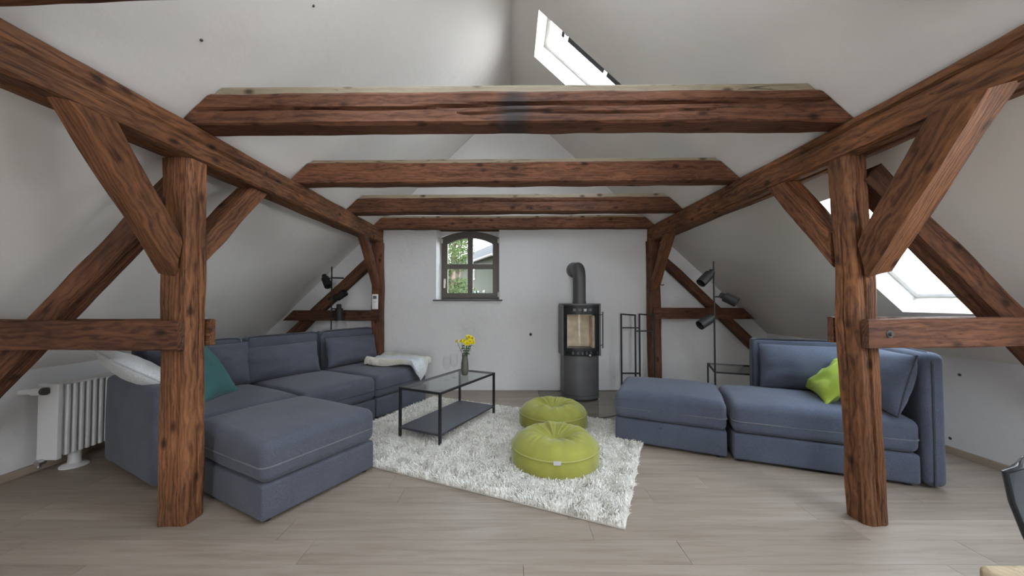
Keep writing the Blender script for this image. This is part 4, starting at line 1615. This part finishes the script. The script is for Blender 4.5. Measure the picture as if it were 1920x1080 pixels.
ft = mesh('foot', xf(lathe([(.085, .001), (.085, .008), (.07, .02), (.042, .03), (.038, .06), (.038, .13)], 24), T(-3.54, 2.93, 0)), WHITEP, ra, sharp=40)
mesh('foot', xf(lathe([(.085, .001), (.085, .008), (.07, .02), (.042, .03), (.038, .06), (.038, .13)], 24), T(-3.54, 3.5, 0)), WHITEP, ra, sharp=40)
vv = mesh('thermostat_valve', join(tube([(-3.60, 2.712, .645), (-3.665, 2.712, .645), (-3.70, 2.712, .64)], .02, 14), tube([(-3.53, 2.712, .65), (-3.60, 2.712, .645)], .027, 16), tube([(-3.53, 2.712, .65), (-3.53, 2.76, .65)], .012, 10)), REMW, ra)
mesh('valve_cap', tube([(-3.505, 2.712, .651), (-3.53, 2.712, .65)], .028, 16), DOT, vv)
mesh('return_valve', join(tube([(-3.55, 2.70, .115), (-3.55, 2.745, .115)], .022, 12), tube([(-3.55, 2.715, .115), (-3.55, 2.715, .08)], .015, 10)), CHROME, ra)

# ================================================================== DINING TABLE AND CHAIR (right edge of the frame)
dt = thing('dining_table', 'pale oak dining table of which only one corner shows at the lower right', 'table', (1.03, .805, 0), 0)
mesh('table_top', rbox(0, 1.5, -.85, 0, .715, .75, .012, 6), TABLEW, dt)
for a in (.08, 1.42):
    for b in (-.08, -.77):
        mesh('leg', bar((a, b, .0), (a, b, .715), .06, .06), TABLEW, dt, False)
ch_ = thing('dining_chair', 'dark grey shell chair at the dining table, cut by the right edge of the picture', 'chair', (1.735, .885, 0), R(-8))
ch_.scale = (1.08, 1.04, 1.06)


def shell():
    prof = [(-.235, .425), (-.215, .448), (-.15, .452), (-.05, .442), (.05, .437), (.10, .445), (.135, .47), (.155, .53), (.185, .60), (.218, .68), (.252, .755), (.264, .79)]
    wd = [.20, .215, .228, .236, .24, .236, .225, .218, .222, .226, .215, .175]
    nu = 18
    V, Fc = [], []
    for lay in (0, 1):
        for i, ((yy, zz), w) in enumerate(zip(prof, wd)):
            t = i / (len(prof) - 1)
            for j in range(nu + 1):
                u = 2 * j / nu - 1
                c = abs(u) ** 2.4
                dy = -c * .065 * max(0, (t - .35)) / .65
                dz = c * .055 * max(0, 1 - abs(t - .35) / .4) - (abs(u) ** 4) * .02 * (1 if i == len(prof) - 1 else 0)
                V.append((u * w, yy + dy + lay * .012 * (t > .45), zz + dz - lay * .012 * (t <= .55)))
    k_ = len(prof) * (nu + 1)
    for i in range(len(prof) - 1):
        for j in range(nu):
            q = i * (nu + 1) + j
            f_ = [q, q + 1, q + nu + 2, q + nu + 1]
            Fc.append(f_)
            Fc.append([x + k_ for x in f_[::-1]])
    m_ = len(prof)
    ring = [j for j in range(nu + 1)] + [i * (nu + 1) + nu for i in range(1, m_)] + [(m_ - 1) * (nu + 1) + j for j in range(nu - 1, -1, -1)] + [i * (nu + 1) for i in range(m_ - 2, 0, -1)]
    for i in range(len(ring)):
        a, b = ring[i], ring[(i + 1) % len(ring)]
        Fc.append([a, b, b + k_, a + k_])
    return fixn((V, Fc)), [V[i] for i in ring]


sv, ring = shell()
mesh('seat_shell', sv, CHAIRM, ch_, sharp=60)
mesh('rim', tube(ring, .006, 8, closed=True), simple('black_rim', (.012, .012, .014), .4), ch_)
for a in (-1, 1):
    for b in (-1, 1):
        mesh('leg', tube([(a * .11, b * .10, .425), (a * .22, b * .21, .0)], .013, 10, radii=[.016, .009]), TABLEW, ch_)
mesh('leg_brace', join(bar((-.13, -.12, .39), (.13, .12, .39), .01, .01), bar((-.13, .12, .39), (.13, -.12, .39), .01, .01)), BLACK, ch_, False)

# ================================================================== OUTSIDE THE GABLE WINDOW
gr = struct('ground', box(-40, 40, 6.5, 60, -3.2, -3.0), simple('gravel_and_grass', (.05, .06, .03), .95, var=.3, vscale=1.5, spec=.03))
hs_ = thing('neighbour_house', 'pale rendered house with a grey roof seen through the right panes of the gable window', 'house', (-.42, 12.3, 0), math.atan2(.919, -.394))
HW = simple('pale_render', (.046, .049, .039), .9, var=.12, vscale=2, spec=.03)
mesh('wall', box(0, 14, -4.4, 0, -3.0, 3.03), HW, hs_, False)
mesh('gable', prism([(0, 3.03), (-4.4, 3.03), (-2.2, 4.30)], 0, 14, 'x'), HW, hs_, False)
mesh('roof', join(prism([(.28, 2.87), (.30, 2.95), (-2.2, 4.42), (-2.2, 4.31)], -.3, 14.3, 'x'), prism([(-4.68, 2.87), (-4.70, 2.95), (-2.2, 4.42), (-2.2, 4.31)], -.3, 14.3, 'x')),
     simple('grey_roof_tiles', (.034, .033, .033), .9, var=.15, vscale=6, spec=.03), hs_, False)
mesh('gutter', tube([(-.3, .33, 2.90), (14.3, .33, 2.90)], .05, 8), DOT, hs_)
for (a, z, w2, h2) in ((2.9, 2.45, .5, .45), (1.5, 1.25, .25, 1.0), (3.2, 1.25, .8, 1.3), (2.2, 1.25, .22, 1.0)):
    wf = mesh('window_frame', box(a - w2 / 2, a + w2 / 2, -.02, .03, z - h2 / 2, z + h2 / 2), BROWNF, hs_, False)
    mesh('pane', box(a - w2 / 2 + .05, a + w2 / 2 - .05, .03, .04, z - h2 / 2 + .05, z + h2 / 2 - .05), simple('dark_pane', (.015, .022, .022), .4, spec=.05), wf, False)
mesh('shutter', box(2.42, 2.62, .03, .07, .75, 1.75), simple('green_shutter', (.05, .10, .08), .7), hs_, False)

ow = thing('garden_wall', 'pinkish rendered outbuilding behind the tree, seen through the lower left pane', 'wall', (-4.2, 17.5, -3.0))
mesh('wall', box(-3.5, 1.6, 0, 2.5, 0, 4.55), simple('pink_render', (.055, .043, .036), .9, var=.15, vscale=1.2, spec=.03), ow, False)
mesh('roof', prism([(-3.7, 4.55), (1.8, 4.55), (1.8, 4.68), (-3.7, 4.68)], -.2, 2.7), simple('red_tiles', (.22, .10, .06), .9, var=.2, vscale=5), ow, False)


def tree(loc, blobs, nleaf, label, seed, ls=.11):
    r_ = np.random.default_rng(seed)
    t_ = thing('tree', label, 'tree', loc)
    top = max(b[2] for b in blobs)
    mesh('trunk', tube([(0, 0, 0), (.05, .02, top * .3), (-.05, .0, top * .6), (.0, .05, top)], .1, 10, radii=[.16, .12, .09, .03]), simple('bark', (.10, .07, .05), .9, var=.2), t_)
    br = [tube([(0, 0, b[2] * .55), tuple(Vector((b[0], b[1], b[2])) * .75 + Vector((0, 0, b[2] * .05))), b[:3]], .03, 6, radii=[.05, .03, .01]) for b in blobs]
    mesh('branches', join(*br), simple('bark', (.10, .07, .05)), t_, kind='stuff')
    tot = sum(b[3] ** 2 for b in blobs)
    V = []
    for b in blobs:
        n_ = int(nleaf * b[3] ** 2 / tot)
        d = r_.normal(size=(n_, 3))
        d /= np.linalg.norm(d, axis=1)[:, None]
        rad = b[3] * r_.uniform(.35, 1, n_) ** .6
        c = np.array(b[:3]) + d * rad[:, None]
        a = r_.normal(size=(n_, 3))
        a /= np.linalg.norm(a, axis=1)[:, None]
        e = np.cross(a, d + r_.normal(0, .5, (n_, 3)))
        e /= np.linalg.norm(e, axis=1)[:, None]
        s_ = (ls * r_.uniform(.6, 1.3, n_))[:, None]
        V.append(np.stack([c - a * s_ * .6, c + e * s_ * .3, c + a * s_ * .6, c - e * s_ * .3], 1))
    V = np.concatenate(V).reshape(-1, 3)
    Fc = np.arange(len(V)).reshape(-1, 4)
    me = bpy.data.meshes.new('foliage')
    me.from_pydata(V.tolist(), [], Fc.tolist())
    lm = bpy.data.materials.get('tree_leaf')
    if not lm:
        lm, n, l, b2 = new_mat('tree_leaf')
        b2.inputs['Base Color'].default_value = (.055, .078, .030, 1)
        b2.inputs['Roughness'].default_value = .6
        b2.inputs['Specular IOR Level'].default_value = .08
        tr = n.new('ShaderNodeBsdfTranslucent')
        tr.inputs[0].default_value = (.070, .10, .035, 1)
        mx3 = n.new('ShaderNodeMixShader')
        mx3.inputs[0].default_value = .4
        l.new(b2.outputs[0], mx3.inputs[1])
        l.new(tr.outputs[0], mx3.inputs[2])
        l.new(mx3.outputs[0], n['Material Output'].inputs[0])
    me.materials.append(lm)
    o = bpy.data.objects.new('foliage', me)
    o['kind'] = 'stuff'
    o.parent = t_
    COL.objects.link(o)


tree((-1.75, 11.0, -3.0), [(-.1, 0, 5.9, .75), (.2, .2, 6.6, .5), (-.7, .1, 5.2, .7), (-.9, .2, 6.5, .7), (.15, .1, 4.6, .5), (-1.6, 0, 5.8, .8), (0, .3, 7.4, .8)],
     22000, 'leafy green tree seen through the left panes of the gable window', 21, .075)
tree((-3.7, 14.9, -3.0), [(0, 0, 3.9, .9), (.9, 0, 3.5, .8), (-.9, 0, 3.7, .9)], 9000, 'low green bush in front of the pink outbuilding', 22, .08)
